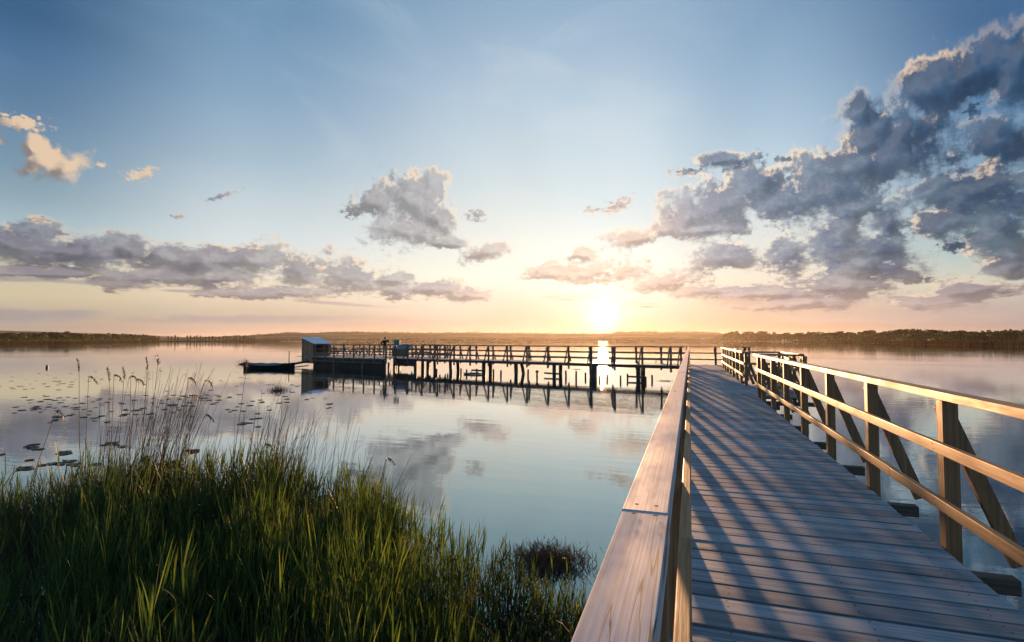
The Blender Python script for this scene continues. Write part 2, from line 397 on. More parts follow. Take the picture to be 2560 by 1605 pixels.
# ------------------------------------------------------------------ materials
def new_mat(name):
    m = bpy.data.materials.new(name); m.use_nodes = True
    g = NT(m.node_tree); b = m.node_tree.nodes['Principled BSDF']
    return m, g, b
def wood(name, lo, hi, axis='Y', rough=0.62, grain=55.0, spec=0.35, bump=0.4, var=0.35, knots=0.5, stain=0.5, cracks=False):
    m, g, b = new_mat(name)
    tc = g.new('ShaderNodeTexCoord').outputs['Object']
    geo = g.new('ShaderNodeNewGeometry')
    rnd = geo.outputs['Random Per Island']
    shift = g.vmath('MULTIPLY', g.comb(rnd, rnd, rnd), (37.0, 61.0, 23.0))
    p = g.vmath('ADD', tc, shift)
    sc = {'X': (1.3, grain, grain), 'Y': (grain, 1.3, grain), 'Z': (grain, grain, 1.3), 'N': (9, 9, 9)}[axis]
    n = g.noise(g.mapping(p, scale=sc), 1.0, 5.0, 0.6, 0.6)
    sc2 = {'X': (2.0, 9, 9), 'Y': (9, 2.0, 9), 'Z': (9, 9, 2.0), 'N': (4, 4, 4)}[axis]
    n2 = g.noise(g.mapping(p, scale=sc2), 1.0, 4.0, 0.6)
    c = g.mix(g.mrange(n, 0.32, 0.68), lo, hi)
    # weather stains and green-black damp
    dirt = g.mix(1.0, c, (0.42, 0.40, 0.38), 'MULTIPLY')
    c = g.mix(g.mrange(n2, 0.54, 0.78, 0.0, stain), c, dirt)
    if knots:
        sk = {'X': (1.6, 9, 9), 'Y': (9, 1.6, 9), 'Z': (9, 9, 1.6), 'N': (6, 6, 6)}[axis]
        v = g.new('ShaderNodeTexVoronoi'); v.voronoi_dimensions = '3D'
        g.put(v.inputs['Vector'], g.mapping(p, scale=sk)); v.inputs['Scale'].default_value = 1.0
        kn = g.math('MULTIPLY', g.mrange(v.outputs['Distance'], 0.20, 0.08), g.mrange(g.sep(v.outputs['Color'])[0], 0.62, 0.66))
        c = g.mix(g.math('MULTIPLY', kn, knots), c, (lo[0] * .35, lo[1] * .28, lo[2] * .22))
    if cracks:
        # long drying cracks that run with the grain
        k = g.noise(g.mapping(p, scale={'X': (.55, 16, 16), 'Y': (16, .55, 16), 'Z': (16, 16, .55), 'N': (9, 9, 9)}[axis]), 1.0, 3.0, 0.55, 0.3)
        cr = g.mrange(g.math('ABSOLUTE', g.math('SUBTRACT', k, 0.5)), 0.0075, 0.0025)
        cr = g.math('MULTIPLY', cr, g.mrange(g.noise(p, 0.9, 2.0), 0.50, 0.60))
        c = g.mix(g.math('MULTIPLY', cr, 0.85), c, (0.02, 0.016, 0.012))
    tint = g.mrange(rnd, 0.0, 1.0, 1.0 - var, 1.0 + var * 0.6, smooth=False)
    c = g.mix(1.0, c, g.comb(tint, tint, tint), 'MULTIPLY')
    g.put(b.inputs['Base Color'], c)
    g.put(b.inputs['Roughness'], g.mrange(n2, 0.3, 0.7, rough - 0.12, rough + 0.12))
    b.inputs['Specular IOR Level'].default_value = spec
    bn = g.new('ShaderNodeBump'); bn.inputs['Strength'].default_value = bump; bn.inputs['Distance'].default_value = 0.004
    g.put(bn.inputs['Height'], n)
    g.put(b.inputs['Normal'], bn.outputs[0])
    return m
def plain(name, col, rough=0.7, spec=0.3, metal=0.0, noise=0.25, scale=6.0, trans=0.0):
    m, g, b = new_mat(name)
    tc = g.new('ShaderNodeTexCoord').outputs['Object']
    n = g.noise(tc, scale, 4.0, 0.6)
    k = g.mrange(n, 0.3, 0.7, 1.0 - noise, 1.0 + noise)
    g.put(b.inputs['Base Color'], g.mix(1.0, col, g.comb(k, k, k), 'MULTIPLY'))
    b.inputs['Roughness'].default_value = rough; b.inputs['Metallic'].default_value = metal
    b.inputs['Specular IOR Level'].default_value = spec
    return m
def leaf(name, cols, rough=0.55, trans=0.35, spec=0.25):
    """leaf with light coming through; colour differs from blade to blade"""
    m, g, b = new_mat(name)
    rnd = g.new('ShaderNodeNewGeometry').outputs['Random Per Island']
    c = g.ramp(rnd, [(i / (len(cols) - 1), k) for i, k in enumerate(cols)])
    g.put(b.inputs['Base Color'], c)
    b.inputs['Roughness'].default_value = rough; b.inputs['Specular IOR Level'].default_value = spec
    t = g.new('ShaderNodeBsdfTranslucent')
    g.put(t.inputs[0], g.mix(1.0, c, (1.25, 1.35, 0.6), 'MULTIPLY'))
    mx = g.new('ShaderNodeMixShader'); mx.inputs[0].default_value = trans
    m.node_tree.links.new(b.outputs[0], mx.inputs[1]); m.node_tree.links.new(t.outputs[0], mx.inputs[2])
    m.node_tree.links.new(mx.outputs[0], m.node_tree.nodes['Material Output'].inputs[0])
    return m

M = {}
M['plank'] = wood('weathered_plank', (0.125, 0.155, 0.167), (0.255, 0.290, 0.305), 'X', rough=0.70, var=0.36, bump=0.12, stain=0.65, knots=0.6, spec=0.35)
M['top_rail'] = wood('bleached_rail', (0.30, 0.275, 0.265), (0.44, 0.42, 0.41), 'Y', rough=0.78, grain=230, var=0.10, stain=0.22, bump=0.10, knots=0.9, cracks=True, spec=0.2)
M['rail'] = wood('larch_rail', (0.215, 0.10, 0.034), (0.37, 0.195, 0.075), 'Y', rough=0.6, var=0.22, knots=0.9, stain=0.35)
M['cross_rail'] = wood('larch_cross_rail', (0.20, 0.115, 0.055), (0.34, 0.22, 0.12), 'X', rough=0.6, var=0.2, knots=0.8, stain=0.4)
M['post'] = wood('larch_post', (0.145, 0.068, 0.024), (0.26, 0.132, 0.052), 'Z', rough=0.65, var=0.22, knots=0.6, stain=0.45)
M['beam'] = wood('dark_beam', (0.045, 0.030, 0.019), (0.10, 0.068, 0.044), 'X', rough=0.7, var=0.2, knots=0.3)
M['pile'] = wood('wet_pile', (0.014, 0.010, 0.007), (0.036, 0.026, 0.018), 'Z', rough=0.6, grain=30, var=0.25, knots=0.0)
M['pier_wood'] = wood('pier_wood', (0.075, 0.050, 0.031), (0.15, 0.102, 0.064), 'N', rough=0.7, var=0.25, knots=0.0, stain=0.5)
M['pier_deck'] = wood('pier_deck_wood', (0.22, 0.20, 0.18), (0.44, 0.41, 0.37), 'N', rough=0.6, var=0.3, knots=0.0)
M['hut'] = wood('hut_board', (0.14, 0.078, 0.037), (0.26, 0.155, 0.08), 'Z', rough=0.8, grain=30, var=0.3, knots=0.2)
M['roof'] = plain('zinc_roof', (0.50, 0.50, 0.53), 0.45, 0.5, 0.3, 0.12, 2.0)
M['iron'] = plain('iron', (0.03, 0.028, 0.027), 0.5, 0.5, 0.7, 0.3, 30.0)
M['nail'] = plain('nail_head', (0.022, 0.016, 0.012), 0.9, 0.1, 0.0, 0.2, 60.0)

# ------------------------------------------------------------------ water, land, hills
def make_water():
    me = bpy.data.meshes.new('lake_water')
    xs = [-5800, 4800]; ys = [-60, 5400]
    me.from_pydata([(xs[0], ys[0], 0), (xs[1], ys[0], 0), (xs[1], ys[1], 0), (xs[0], ys[1], 0)], [], [(0, 1, 2, 3)])
    m, g, b = new_mat('lake_water')
    tc = g.new('ShaderNodeTexCoord').outputs['Object']
    # a light breath of wind from the west: short ripples in patches, a slow swell underneath
    a = g.noise(g.mapping(tc, rot=(0, 0, radians(12)), scale=(0.55, 2.1, 1)), 1.0, 2.0, 0.5)
    r = g.noise(g.mapping(tc, rot=(0, 0, radians(-8)), scale=(2.6, 8.5, 1)), 1.0, 2.0, 0.55, 0.3)
    patch = g.mrange(g.noise(g.mapping(tc, scale=(0.045, 0.07, 1)), 1.0, 3.0, 0.5), 0.42, 0.62, 0.25, 1.0)
    h = g.math('ADD', g.math('MULTIPLY', a, 0.0026), g.math('MULTIPLY', g.math('MULTIPLY', r, patch), 0.0018))
    bn = g.new('ShaderNodeBump'); bn.inputs['Strength'].default_value = 1.0; bn.inputs['Distance'].default_value = 1.0
    g.put(bn.inputs['Height'], h)
    # peaty lake: almost no colour from below, a strong mirror at low angles
    lw = g.new('ShaderNodeLayerWeight'); lw.inputs['Blend'].default_value = 0.5
    g.put(lw.inputs['Normal'], bn.outputs[0])
    face = lw.outputs['Facing']
    refl = g.math('MULTIPLY_ADD', g.math('POWER', face, 3.0), 0.85, 0.15, clamp=True)
    gl = g.new('ShaderNodeBsdfGlossy'); gl.inputs['Roughness'].default_value = 0.012
    g.put(gl.inputs['Color'], g.mix(g.mrange(face, 0.55, 0.92), (0.72, 0.98, 1.0), (1.0, 1.0, 1.0)))
    g.put(gl.inputs['Normal'], bn.outputs[0])
    df = g.new('ShaderNodeBsdfDiffuse'); df.inputs['Color'].default_value = (0.006, 0.011, 0.013, 1)
    mx = g.new('ShaderNodeMixShader'); g.put(mx.inputs[0], refl)
    m.node_tree.links.new(df.outputs[0], mx.inputs[1]); m.node_tree.links.new(gl.outputs[0], mx.inputs[2])
    m.node_tree.links.new(mx.outputs[0], m.node_tree.nodes['Material Output'].inputs[0])
    m.node_tree.nodes.remove(b)
    me.materials.append(m)
    return structure(mesh_obj('lake_water', me))
make_water()

SHORE = [(-700, 260), (-300, 330), (0, 406), (180, 560), (320, 900), (420, 1300), (600, 1500), (760, 1700), (1000, 2150), (1250, 2300), (1500, 2300), (1780, 2000), (1900, 1500), (2010, 1200), (2080, 760), (2180, 480), (2290, 321), (2420, 235), (2560, 188), (2750, 160), (3000, 140)]
def shore_d(px):
    return float(np.interp(px, [p[0] for p in SHORE], [p[1] for p in SHORE]))
def make_land():
    V = []; F = []
    cols = np.linspace(-700, 3000, 150)
    steps = [0.0, 0.004, 0.02, 0.08, 0.25, 0.55, 1.0]
    for px in cols:
        d0 = shore_d(px)
        for k, t in enumerate(steps):
            d = d0 + t * (4300 - d0)
            z = [-0.4, 0.15, 0.5, 1.0, 1.5, 2.0, 2.0][k]
            V.append(at_d(px, d, z))
    n = len(steps)
    for i in range(len(cols) - 1):
        for k in range(n - 1):
            a = i * n + k
            F.append((a, a + n, a + n + 1, a + 1))
    me = bpy.data.meshes.new('land'); me.from_pydata(V, [], F)
    me.materials.append(plain('marsh_land', (0.085, 0.075, 0.035), 0.9, 0.1, 0.0, 0.4, 0.02))
    return structure(mesh_obj('land', me))
make_land()

RIDGE = [(-700, 820), (-200, 823), (0, 826.5), (110, 829), (200, 832), (330, 836), (460, 843), (560, 841), (620, 838.5), (660, 835.5), (735, 831), (752, 830.5), (756, 833), (800, 832), (850, 830.5), (900, 830), (950, 831), (1010, 832), (1100, 832.5), (1165, 831), (1260, 832.8), (1350, 833), (1430, 834), (1528, 833.5), (1545, 830), (1600, 828.8), (1642, 828.8), (1648, 831), (1690, 829.5), (1740, 829.8), (1790, 831.5), (1810, 835), (1850, 838), (2000, 838), (2300, 834), (2560, 826), (3000, 822)]
def ridge_y(px):
    return float(np.interp(px, [p[0] for p in RIDGE], [p[1] for p in RIDGE]))
def make_hills():
    rows = [(2350, 0.0), (2500, 0.13), (2680, 0.30), (2860, 0.48), (3000, 0.66), (3150, 0.86), (3300, 1.0), (3600, 0.9), (4000, 0.5)]
    cols = np.linspace(-700, 3000, 220)
    V = []; F = []
    for px in cols:
        top = z_of(ridge_y(px), 3300)
        for d, k in rows:
            w = 6.0 * sin(px * 0.013 + d * 0.004) * k * (1 - k) * 2 + random.uniform(-.25, .25) * k
            V.append(at_d(px, d, 0.8 + (top - 0.8) * k + w))
    n = len(rows)
    for i in range(len(cols) - 1):
        for k in range(n - 1):
            a = i * n + k
            F.append((a, a + n, a + n + 1, a + 1))
    me = bpy.data.meshes.new('hills'); me.from_pydata(V, [], F)
    me.polygons.foreach_set('use_smooth', [True] * len(F))
    m, g, b = new_mat('hill_fields')
    tc = g.new('ShaderNodeTexCoord').outputs['Object']
    v = g.new('ShaderNodeTexVoronoi'); v.voronoi_dimensions = '2D'
    g.put(v.inputs['Vector'], g.mapping(tc, rot=(0, 0, 0.35), scale=(1 / 420.0, 1 / 170.0, 1))); v.inputs['Scale'].default_value = 1.0
    fld = g.ramp(g.sep(v.outputs['Color'])[0], [(0.0, (.055, .075, .025)), (.3, (.10, .105, .04)), (.55, (.16, .13, .06)), (.8, (.07, .09, .03)), (1.0, (.12, .10, .05))], 'CONSTANT')
    w = g.mrange(g.noise(g.mapping(tc, scale=(1 / 300.0, 1 / 130.0, 1)), 1.0, 4.0, 0.6), 0.52, 0.56)
    c = g.mix(w, fld, (.022, .030, .014))
    g.put(b.inputs['Base Color'], c); b.inputs['Roughness'].default_value = 0.95; b.inputs['Specular IOR Level'].default_value = 0.05
    me.materials.append(m)
    return structure(mesh_obj('hills', me))
make_hills()

# ------------------------------------------------------------------ timber railings
RAIL_TOP = DECK + 1.068
MID_TOP, LOW_TOP = DECK + 0.714, DECK + 0.339
def V2(p, z):
    return Vector((p[0], p[1], z))
def railing(parent, A, B, out, posts, mats, hand=(0.037, 0.126), joints=4.83, first_joint=None, brace=True, bevel=0.004,
            post_foot=0.52, detail=True, over=0.0, brace_reach=0.36, top=RAIL_TOP):
    """rails run from A to B (plan points); posts stand on the out side at the given distances from A"""
    A = Vector((A[0], A[1])); B = Vector((B[0], B[1])); out = Vector((out[0], out[1])).normalized()
    L = (B - A).length; d = (B - A) / L
    root = node('railing', parent, (A.x, A.y, DECK))
    m_hand, m_rail, m_post = mats
    def P(s, o):
        return A + d * s + out * o
    # pieces of board between joints
    cuts = [-over]
    j = first_joint if first_joint is not None else joints
    while j < L - 0.4:
        if j > -over + 0.2: cuts.append(j)
        j += joints
    cuts.append(L + over)
    hc = (hand[0] + hand[1]) / 2; hw = hand[1] - hand[0]
    mb = MB()
    for a, b in zip(cuts[:-1], cuts[1:]):
        dz = random.uniform(-.002, .002); dx = random.uniform(-.002, .002)
        mb.beam(V2(P(a + .0005, hc + dx), top - .026 + dz), V2(P(b - .0005, hc + dx), top - .026 + dz), hw, .052)
    if detail:
        for s in posts:
            js = [c for c in cuts if abs(c - s) < .06]
            offs = (-.03, .03) if js else (0.0,)
            for o in offs:
                for q in (-.022, .022):
                    c = V2(P((js[0] if js else s) + o, hc + q + random.uniform(-.004, .004)), top)
                    mb.disc(c + Vector((0, 0, .0032)), (0, 0, 1), .0048, 9, 1)
    mb.build('handrail', [m_hand, M['nail']], root, bevel * .7)
    for zt in (MID_TOP, LOW_TOP):
        mb = MB(); k = 0
        for a, b in zip(cuts[:-1], cuts[1:]):
            sh = 0.0 if a == cuts[0] else (0.9 if zt == MID_TOP else -0.7)
            sh2 = 0.0 if b == cuts[-1] else (0.9 if zt == MID_TOP else -0.7)
            dz = random.uniform(-.003, .003)
            mb.beam(V2(P(a + sh + .001, .02), zt - .0375 + dz), V2(P(b + sh2 - .001, .02), zt - .0375 + dz), .04, .075)
        if detail:
            for s in posts:
                for q in (-.018, .016):
                    c = V2(P(s + q * .6, 0.0), zt - .037 + q); o3 = Vector((out.x, out.y, 0))
                    mb.disc(c - o3 * .0012, -o3, .005, 8, 1)
        mb.build('rail', [m_rail, M['nail']], root, bevel)
    for s in posts:
        mb = MB()
        j1 = random.uniform(-.004, .004); j2 = random.uniform(.0, .004)
        mb.beam(V2(P(s + j1, .086 + j2), post_foot), V2(P(s - j1, .086), top - .053), .10 + random.uniform(-.004, .004), .09, up=(out.x, out.y, 0))
        mb.build('post', m_post, root, bevel)
        if brace:
            mb = MB()
            mb.beam(V2(P(s + .076, .085), DECK + .955), V2(P(s + .076, .13 + brace_reach), DECK - .10), .052, .095, up=(out.x, out.y, .4))
            mb.build('brace', m_post, root, bevel)
    return root

# ------------------------------------------------------------------ the boardwalk we stand on
def planks(mb, x0, x1, y0, y1, pitch=.168, along='X', z=DECK, frame=None, jitter=.008):
    """boards laid side by side; frame(s, v) maps to the plan for the crooked pier"""
    y = y0
    while y < y1:
        w = pitch - .021 + random.uniform(-.004, .004)
        a = random.uniform(-jitter, jitter); b = random.uniform(-jitter, jitter)
        t = random.uniform(-.0022, .0015); tl = random.uniform(-.0018, .0018)
        c = [(x0 + a, y), (x1 + b, y), (x1 + b, y + w), (x0 + a, y + w)]
        if frame: c = [frame(q[1], q[0]) for q in c]
        zz = [z + t - tl, z + t + tl, z + t + tl, z + t - tl]
        mb.add([(c[i][0], c[i][1], zz[i] - .036) for i in range(4)] + [(c[i][0], c[i][1], zz[i]) for i in range(4)],
               [(0, 3, 2, 1), (4, 5, 6, 7), (0, 1, 5, 4), (1, 2, 6, 5), (2, 3, 7, 6), (3, 0, 4, 7)])
        y += pitch
walk = thing('boardwalk', 'long grey plank boardwalk with timber railings running away beside the reeds to the pier', 'boardwalk', (0.75, 0, DECK))
mb = MB()
planks(mb, -.135, 1.60, -1.70, 30.9)
for i in range(60):
    y = -1.70 + i * .168
    for x in (.18, .82, 1.44):
        for q in (.045, .115):
            c = Vector((x + random.uniform(-.012, .012), y + q + random.uniform(-.008, .008), DECK - .003))
            mb.disc(c + Vector((0, 0, .0062)), (0, 0, 1), .0052, 8, 1)
mb.build('deck', [M['plank'], M['nail']], walk, .0015)
for x in (.18, .82, 1.44):
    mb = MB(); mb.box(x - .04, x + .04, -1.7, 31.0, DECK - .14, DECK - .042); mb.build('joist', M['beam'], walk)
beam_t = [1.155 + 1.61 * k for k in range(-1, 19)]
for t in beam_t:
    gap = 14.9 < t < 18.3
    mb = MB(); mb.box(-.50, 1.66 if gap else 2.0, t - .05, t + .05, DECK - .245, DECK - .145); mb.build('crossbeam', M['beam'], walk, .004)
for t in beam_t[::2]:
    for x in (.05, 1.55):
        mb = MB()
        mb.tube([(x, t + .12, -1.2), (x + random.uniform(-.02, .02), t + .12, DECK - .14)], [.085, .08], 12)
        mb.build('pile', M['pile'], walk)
railing(walk, (-.006, -1.7), (-.006, 30.75), (-1, 0), [2.82 + 1.61 * k for k in range(-1, 18)], (M['top_rail'], M['rail'], M['post']), first_joint=2.775)
RT = [1.19 + 1.61 * k + 1.7 for k in range(-1, 9)] + [14.88 + 1.7]
railing(walk, (1.575, -1.7), (1.575, 14.95), (1, 0), RT, (M['rail'], M['rail'], M['post']), hand=(-.045, .062), first_joint=2.85)
RT2 = [.06 + 1.735 * k for k in range(0, 8)]
railing(walk, (1.575, 18.2), (1.575, 30.4), (1, 0), RT2, (M['rail'], M['rail'], M['post']), hand=(-.045, .062))
# the resting bay let into the east railing
mb = MB(); planks(mb, 1.605, 2.72, 14.85, 18.35); mb.build('bay_deck', M['plank'], walk, .003)
for t in (15.0, 16.6, 18.2):
    mb = MB(); mb.box(1.66, 3.0, t - .05, t + .05, DECK - .245, DECK - .145); mb.build('crossbeam', M['beam'], walk, .004)
railing(walk, (1.66, 15.00), (2.70, 15.00), (0, -1), [1.04], (M['cross_rail'], M['cross_rail'], M['post']), brace=False, hand=(-.02, .08))
railing(walk, (1.66, 18.22), (2.70, 18.22), (0, 1), [.95], (M['cross_rail'], M['cross_rail'], M['post']), brace=False, hand=(-.02, .08))
railing(walk, (2.66, 15.02), (2.66, 18.20), (1, 0), [.4, 1.6, 2.8], (M['rail'], M['rail'], M['post']), hand=(-.045, .062), brace=True)

# ------------------------------------------------------------------ the old pier at the end
PO = Vector((-.876, 31.8)); PU = Vector((-.9617, .2740)); PV = Vector((.2740, .9617))
def pp(s, v):
    p = PO + PU * s + PV * v
    return (p.x, p.y)
def pier_s(px, v=0.0):
    """station along the pier seen at bearing px"""
    r = ray(px, 852); r2 = Vector((r.x, r.y)); n = PV
    t = (PO + PV * v).dot(n) / r2.dot(n)
    return ((r2 * t) - PO).dot(PU)
PW = 1.75
pier = thing('pier', 'old timber pier on crooked piles crossing the lake at the end of the boardwalk', 'pier', (PO.x, PO.y, DECK))
PM = (M['pier_wood'], M['pier_wood'], M['pier_wood'])
mb = MB(); planks(mb, -.05, PW + .12, -3.7, 22.7, z=DECK - .005, frame=pp); mb.build('deck', M['pier_deck'], pier)
def pbeam(mb, s0, v0, z0, s1, v1, z1, w, h, mi=0):
    a = pp(s0, v0); b = pp(s1, v1)
    mb.beam((a[0], a[1], z0), (b[0], b[1], z1), w, h, mi=mi)
for v in (-.02, PW + .07):
    mb = MB(); pbeam(mb, -3.6, v, DECK - .125, 22.9, v, DECK - .125, .09, .16); mb.build('edge_beam', M['pile'], pier)
near_px = [1677, 1606, 1537, 1479, 1422, 1370, 1318, 1269, 1222, 1176, 1136, 1094.6, 1056, 1020]
near_s = [pier_s(p) for p in near_px]
def prail(s0, s1, v, outv, posts, **k):
    A = pp(s0, v); B = pp(s1, v); o = PV * outv
    return railing(pier, A, B, (o.x, o.y), [p - s0 for p in posts], PM, detail=False, bevel=0, **k)
prail(-.55, 22.6, .06, -1, near_s + [-.40], brace_reach=.40)
prail(-3.6, 23.2, PW, 1, [-3.45 + 1.61 * k for k in range(17)], brace_reach=.40)
# right-hand end: rail across, with the posts of its own
a = pp(-3.62, .05); b = pp(-3.62, PW)
railing(pier, a, b, (-PU.x, -PU.y), [.3, 1.5], PM, detail=False, bevel=0, brace=False)
# pile bents
bent = {1036: 0, 1066: 0, 1124: .04, 1206: 0, 1285: .16, 1383: 0, 1482: 0, 1593: 0}
for px, crook in bent.items():
    s = pier_s(px)
    for v, ds in ((.15, .0), (1.10, .10 if px != 1482 else .55)):
        mb = MB()
        q0 = pp(s + ds, v); q1 = pp(s + ds + random.uniform(-.05, .05), v)
        r = random.uniform(.115, .14) * (1.35 if px == 1482 else 1)
        k = crook if v > .5 else crook * .3
        mid = [(q0[0] + (q1[0] - q0[0]) * t + k * sin(pi * t) * RX.x * 1.0, q0[1] + (q1[1] - q0[1]) * t + k * sin(pi * t) * RX.y, -1.0 + t * 1.80) for t in (0, .3, .55, .8, 1)]
        mb.tube(mid, [r * 1.05, r, r * .97, r * 1.02, r], 12)
        mb.build('pile', M['pile'], pier)
for px in (1195, 1380, 1592):
    s = pier_s(px)
    mb = MB(); pbeam(mb, s - .55, .02, .17, s + .60, .02, .19, .10, .11)
    mb.build('waling', M['pile'], pier)
# broad platform with the hut
S0, S1, VN, VF = 22.75, 32.0, -1.25, 4.6
mb = MB(); planks(mb, VN, VF, S0, 34.6, z=DECK - .002, frame=pp); mb.build('platform_deck', M['pier_deck'], pier)
plat_px = [790, 813, 836, 860, 885, 910.6, 937, 965]
plat_s = [pier_s(p, VN) for p in plat_px]
prail(S0 + .05, S1, VN + .06, -1, plat_s, brace=False, post_foot=.55)
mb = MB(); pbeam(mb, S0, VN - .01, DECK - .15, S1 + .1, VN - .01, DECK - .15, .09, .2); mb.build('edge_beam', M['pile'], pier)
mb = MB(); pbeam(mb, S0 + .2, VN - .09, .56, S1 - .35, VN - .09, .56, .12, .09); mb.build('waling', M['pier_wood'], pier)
a = pp(S0 + .05, VN + .05); b = pp(S0 + .05, -.1)
railing(pier, a, b, (-PU.x, -PU.y), [.1, 1.05], PM, detail=False, bevel=0, brace=False)
prail(21.0, 34.4, VF, 1, [21.3 + 1.45 * k for k in range(9)], brace=False)
a = pp(20.95, 2.4); b = pp(20.95, VF)
railing(pier, a, b, (-PU.x, -PU.y), [.1, .8, 1.5, 2.1], PM, detail=False, bevel=0, brace=False)
a = pp(34.4, .7); b = pp(34.4, VF)
railing(pier, a, b, (PU.x, PU.y), [.2, 1.7, 3.3], PM, detail=False, bevel=0, brace=False)
mb = MB(); planks(mb, 1.9, VF, 20.9, S0 - .02, z=DECK - .004, frame=pp); mb.build('platform_deck', M['pier_deck'], pier)
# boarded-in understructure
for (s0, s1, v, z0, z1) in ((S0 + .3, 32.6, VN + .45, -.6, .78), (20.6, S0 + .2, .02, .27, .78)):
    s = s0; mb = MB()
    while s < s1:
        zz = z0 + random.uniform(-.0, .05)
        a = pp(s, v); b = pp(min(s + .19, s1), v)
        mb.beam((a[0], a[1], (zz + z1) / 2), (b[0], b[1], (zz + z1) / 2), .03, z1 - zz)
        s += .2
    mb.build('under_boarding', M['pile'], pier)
for px in (835, 906.5, 972):
    s = pier_s(px, VN - .1)
    mb = MB(); q = pp(s, VN - .1); mb.tube([(q[0], q[1], -1.0), (q[0], q[1], .62)], [.08, .075], 10); mb.build('pile', M['pier_wood'], pier)
for s in (23.6, 26.5, 29.4, 32.3):
    for v in (.6, 3.9):
        mb = MB(); q = pp(s, v); mb.tube([(q[0], q[1], -1.0), (q[0], q[1], .86)], [.10, .095], 10); mb.build('pile', M['pile'], pier)
for s in (20.98, 21.9):
    mb = MB(); q = pp(s, 1.35); mb.tube([(q[0], q[1], -1.0), (q[0], q[1], .86)], [.11, .10], 10); mb.build('pile', M['pile'], pier)

# ------------------------------------------------------------------ hut on the platform
def make_hut():
    s0, s1, v0, v1 = 32.02, 33.72, VN, .45
    zl, zh, zb = 2.10, 2.57, .30
    o = pp(s0, v0)
    hut = thing('hut', 'small boarded hut with sloping pale roof at the far left end of the pier', 'hut', (o[0], o[1], zb))
    def wall(name, pts, mat, n_out):
        mb = MB(); n = Vector((n_out[0], n_out[1], 0)) * .03
        f = [Vector(p) for p in pts]
        mb.add([p for p in f] + [p - n for p in f], [(0, 1, 2, 3), (7, 6, 5, 4), (0, 4, 5, 1), (1, 5, 6, 2), (2, 6, 7, 3), (3, 7, 4, 0)])
        return mb.build(name, mat, hut)
    def q(s, v, z):
        p = pp(s, v); return (p[0], p[1], z)
    # near gable of upright boards with cover strips
    mb = MB(); n = 9
    for i in range(n):
        a = s0 + (s1 - s0) * i / n; b = s0 + (s1 - s0) * (i + 1) / n - .006
        za = zl + (zh - zl) * i / n; zb2 = zl + (zh - zl) * (i + 1) / n
        dv = random.uniform(-.006, .006)
        P = [q(a, v0 + dv, zb), q(b, v0 + dv, zb), q(b, v0 + dv, zb2), q(a, v0 + dv, za)]
        Q = [q(a, v0 + dv + .03, zb), q(b, v0 + dv + .03, zb), q(b, v0 + dv + .03, zb2), q(a, v0 + dv + .03, za)]
        mb.add(P + Q, [(3, 2, 1, 0), (4, 5, 6, 7), (0, 1, 5, 4), (1, 2, 6, 5), (2, 3, 7, 6), (3, 0, 4, 7)])
    mb.build('gable_wall', M['hut'], hut)
    wall('back_wall', [q(s1, v0, zb), q(s1, v1, zb), q(s1, v1, zh), q(s1, v0, zh)], M['hut'], PU)
    wall('side_wall', [q(s0, v1, zb), q(s1, v1, zb), q(s1, v1, zh), q(s0, v1, zl)], M['hut'], PV)
    wall('front_panel', [q(s0, v0 + .04, zb), q(s0, v1 - .04, zb), q(s0, v1 - .04, DECK + .36), q(s0, v0 + .04, DECK + .36)], M['hut'], -PU)
    mb = MB()
    for v in (v0 + .05, v1 - .05):
        a = q(s0 + .05, v, DECK - .3); b = q(s0 + .05, v, zl - .01); mb.beam(a, b, .08, .08, up=(1, 0, 0))
    mb.build('corner_post', M['post'], hut)
    mb = MB(); a = q(s0 + .35, (v0 + v1) / 2, DECK + .42); b = q(s0 + .36, (v0 + v1) / 2, DECK + .42)
    A = pp(s0 + .55, v0 + .05); B = pp(s0 + .55, v1 - .05)
    mb.beam((A[0], A[1], DECK + .42), (B[0], B[1], DECK + .42), .4, .04); mb.build('shelf', M['pier_wood'], hut)
    # roof sheet with raised seams
    mb = MB()
    def roofpt(t, v, up):
        s = -.28 + t * (s1 - s0 + .40); return q(s0 + s, v, zl + .035 + (zh - zl) * s / (s1 - s0) + up)
    for i in range(6):
        va = v0 - .12 + (v1 - v0 + .32) * i / 6; vb = v0 - .12 + (v1 - v0 + .32) * (i + 1) / 6 - .004
        P = [roofpt(0, va, 0), roofpt(0, vb, 0), roofpt(1, vb, 0), roofpt(1, va, 0)]
        Q = [roofpt(0, va, .03), roofpt(0, vb, .03), roofpt(1, vb, .03), roofpt(1, va, .03)]
        mb.add(P + Q, [(0, 1, 2, 3), (7, 6, 5, 4), (0, 4, 5, 1), (1, 5, 6, 2), (2, 6, 7, 3), (3, 7, 4, 0)])
    mb.build('roof', M['roof'], hut)
    # pale notices pinned up inside
    mb = MB()
    for k in range(3):
        A = pp(s1 - .05, v0 + .85 + .24 * k); B = pp(s1 - .05, v0 + 1.02 + .24 * k)
        mb.beam((A[0], A[1], 2.02), (B[0], B[1], 2.02), .012, .13)
    mb.build('notice', plain('notice_paper', (.55, .60, .75), .6, .2, 0, .05), hut)
    return hut
make_hut()

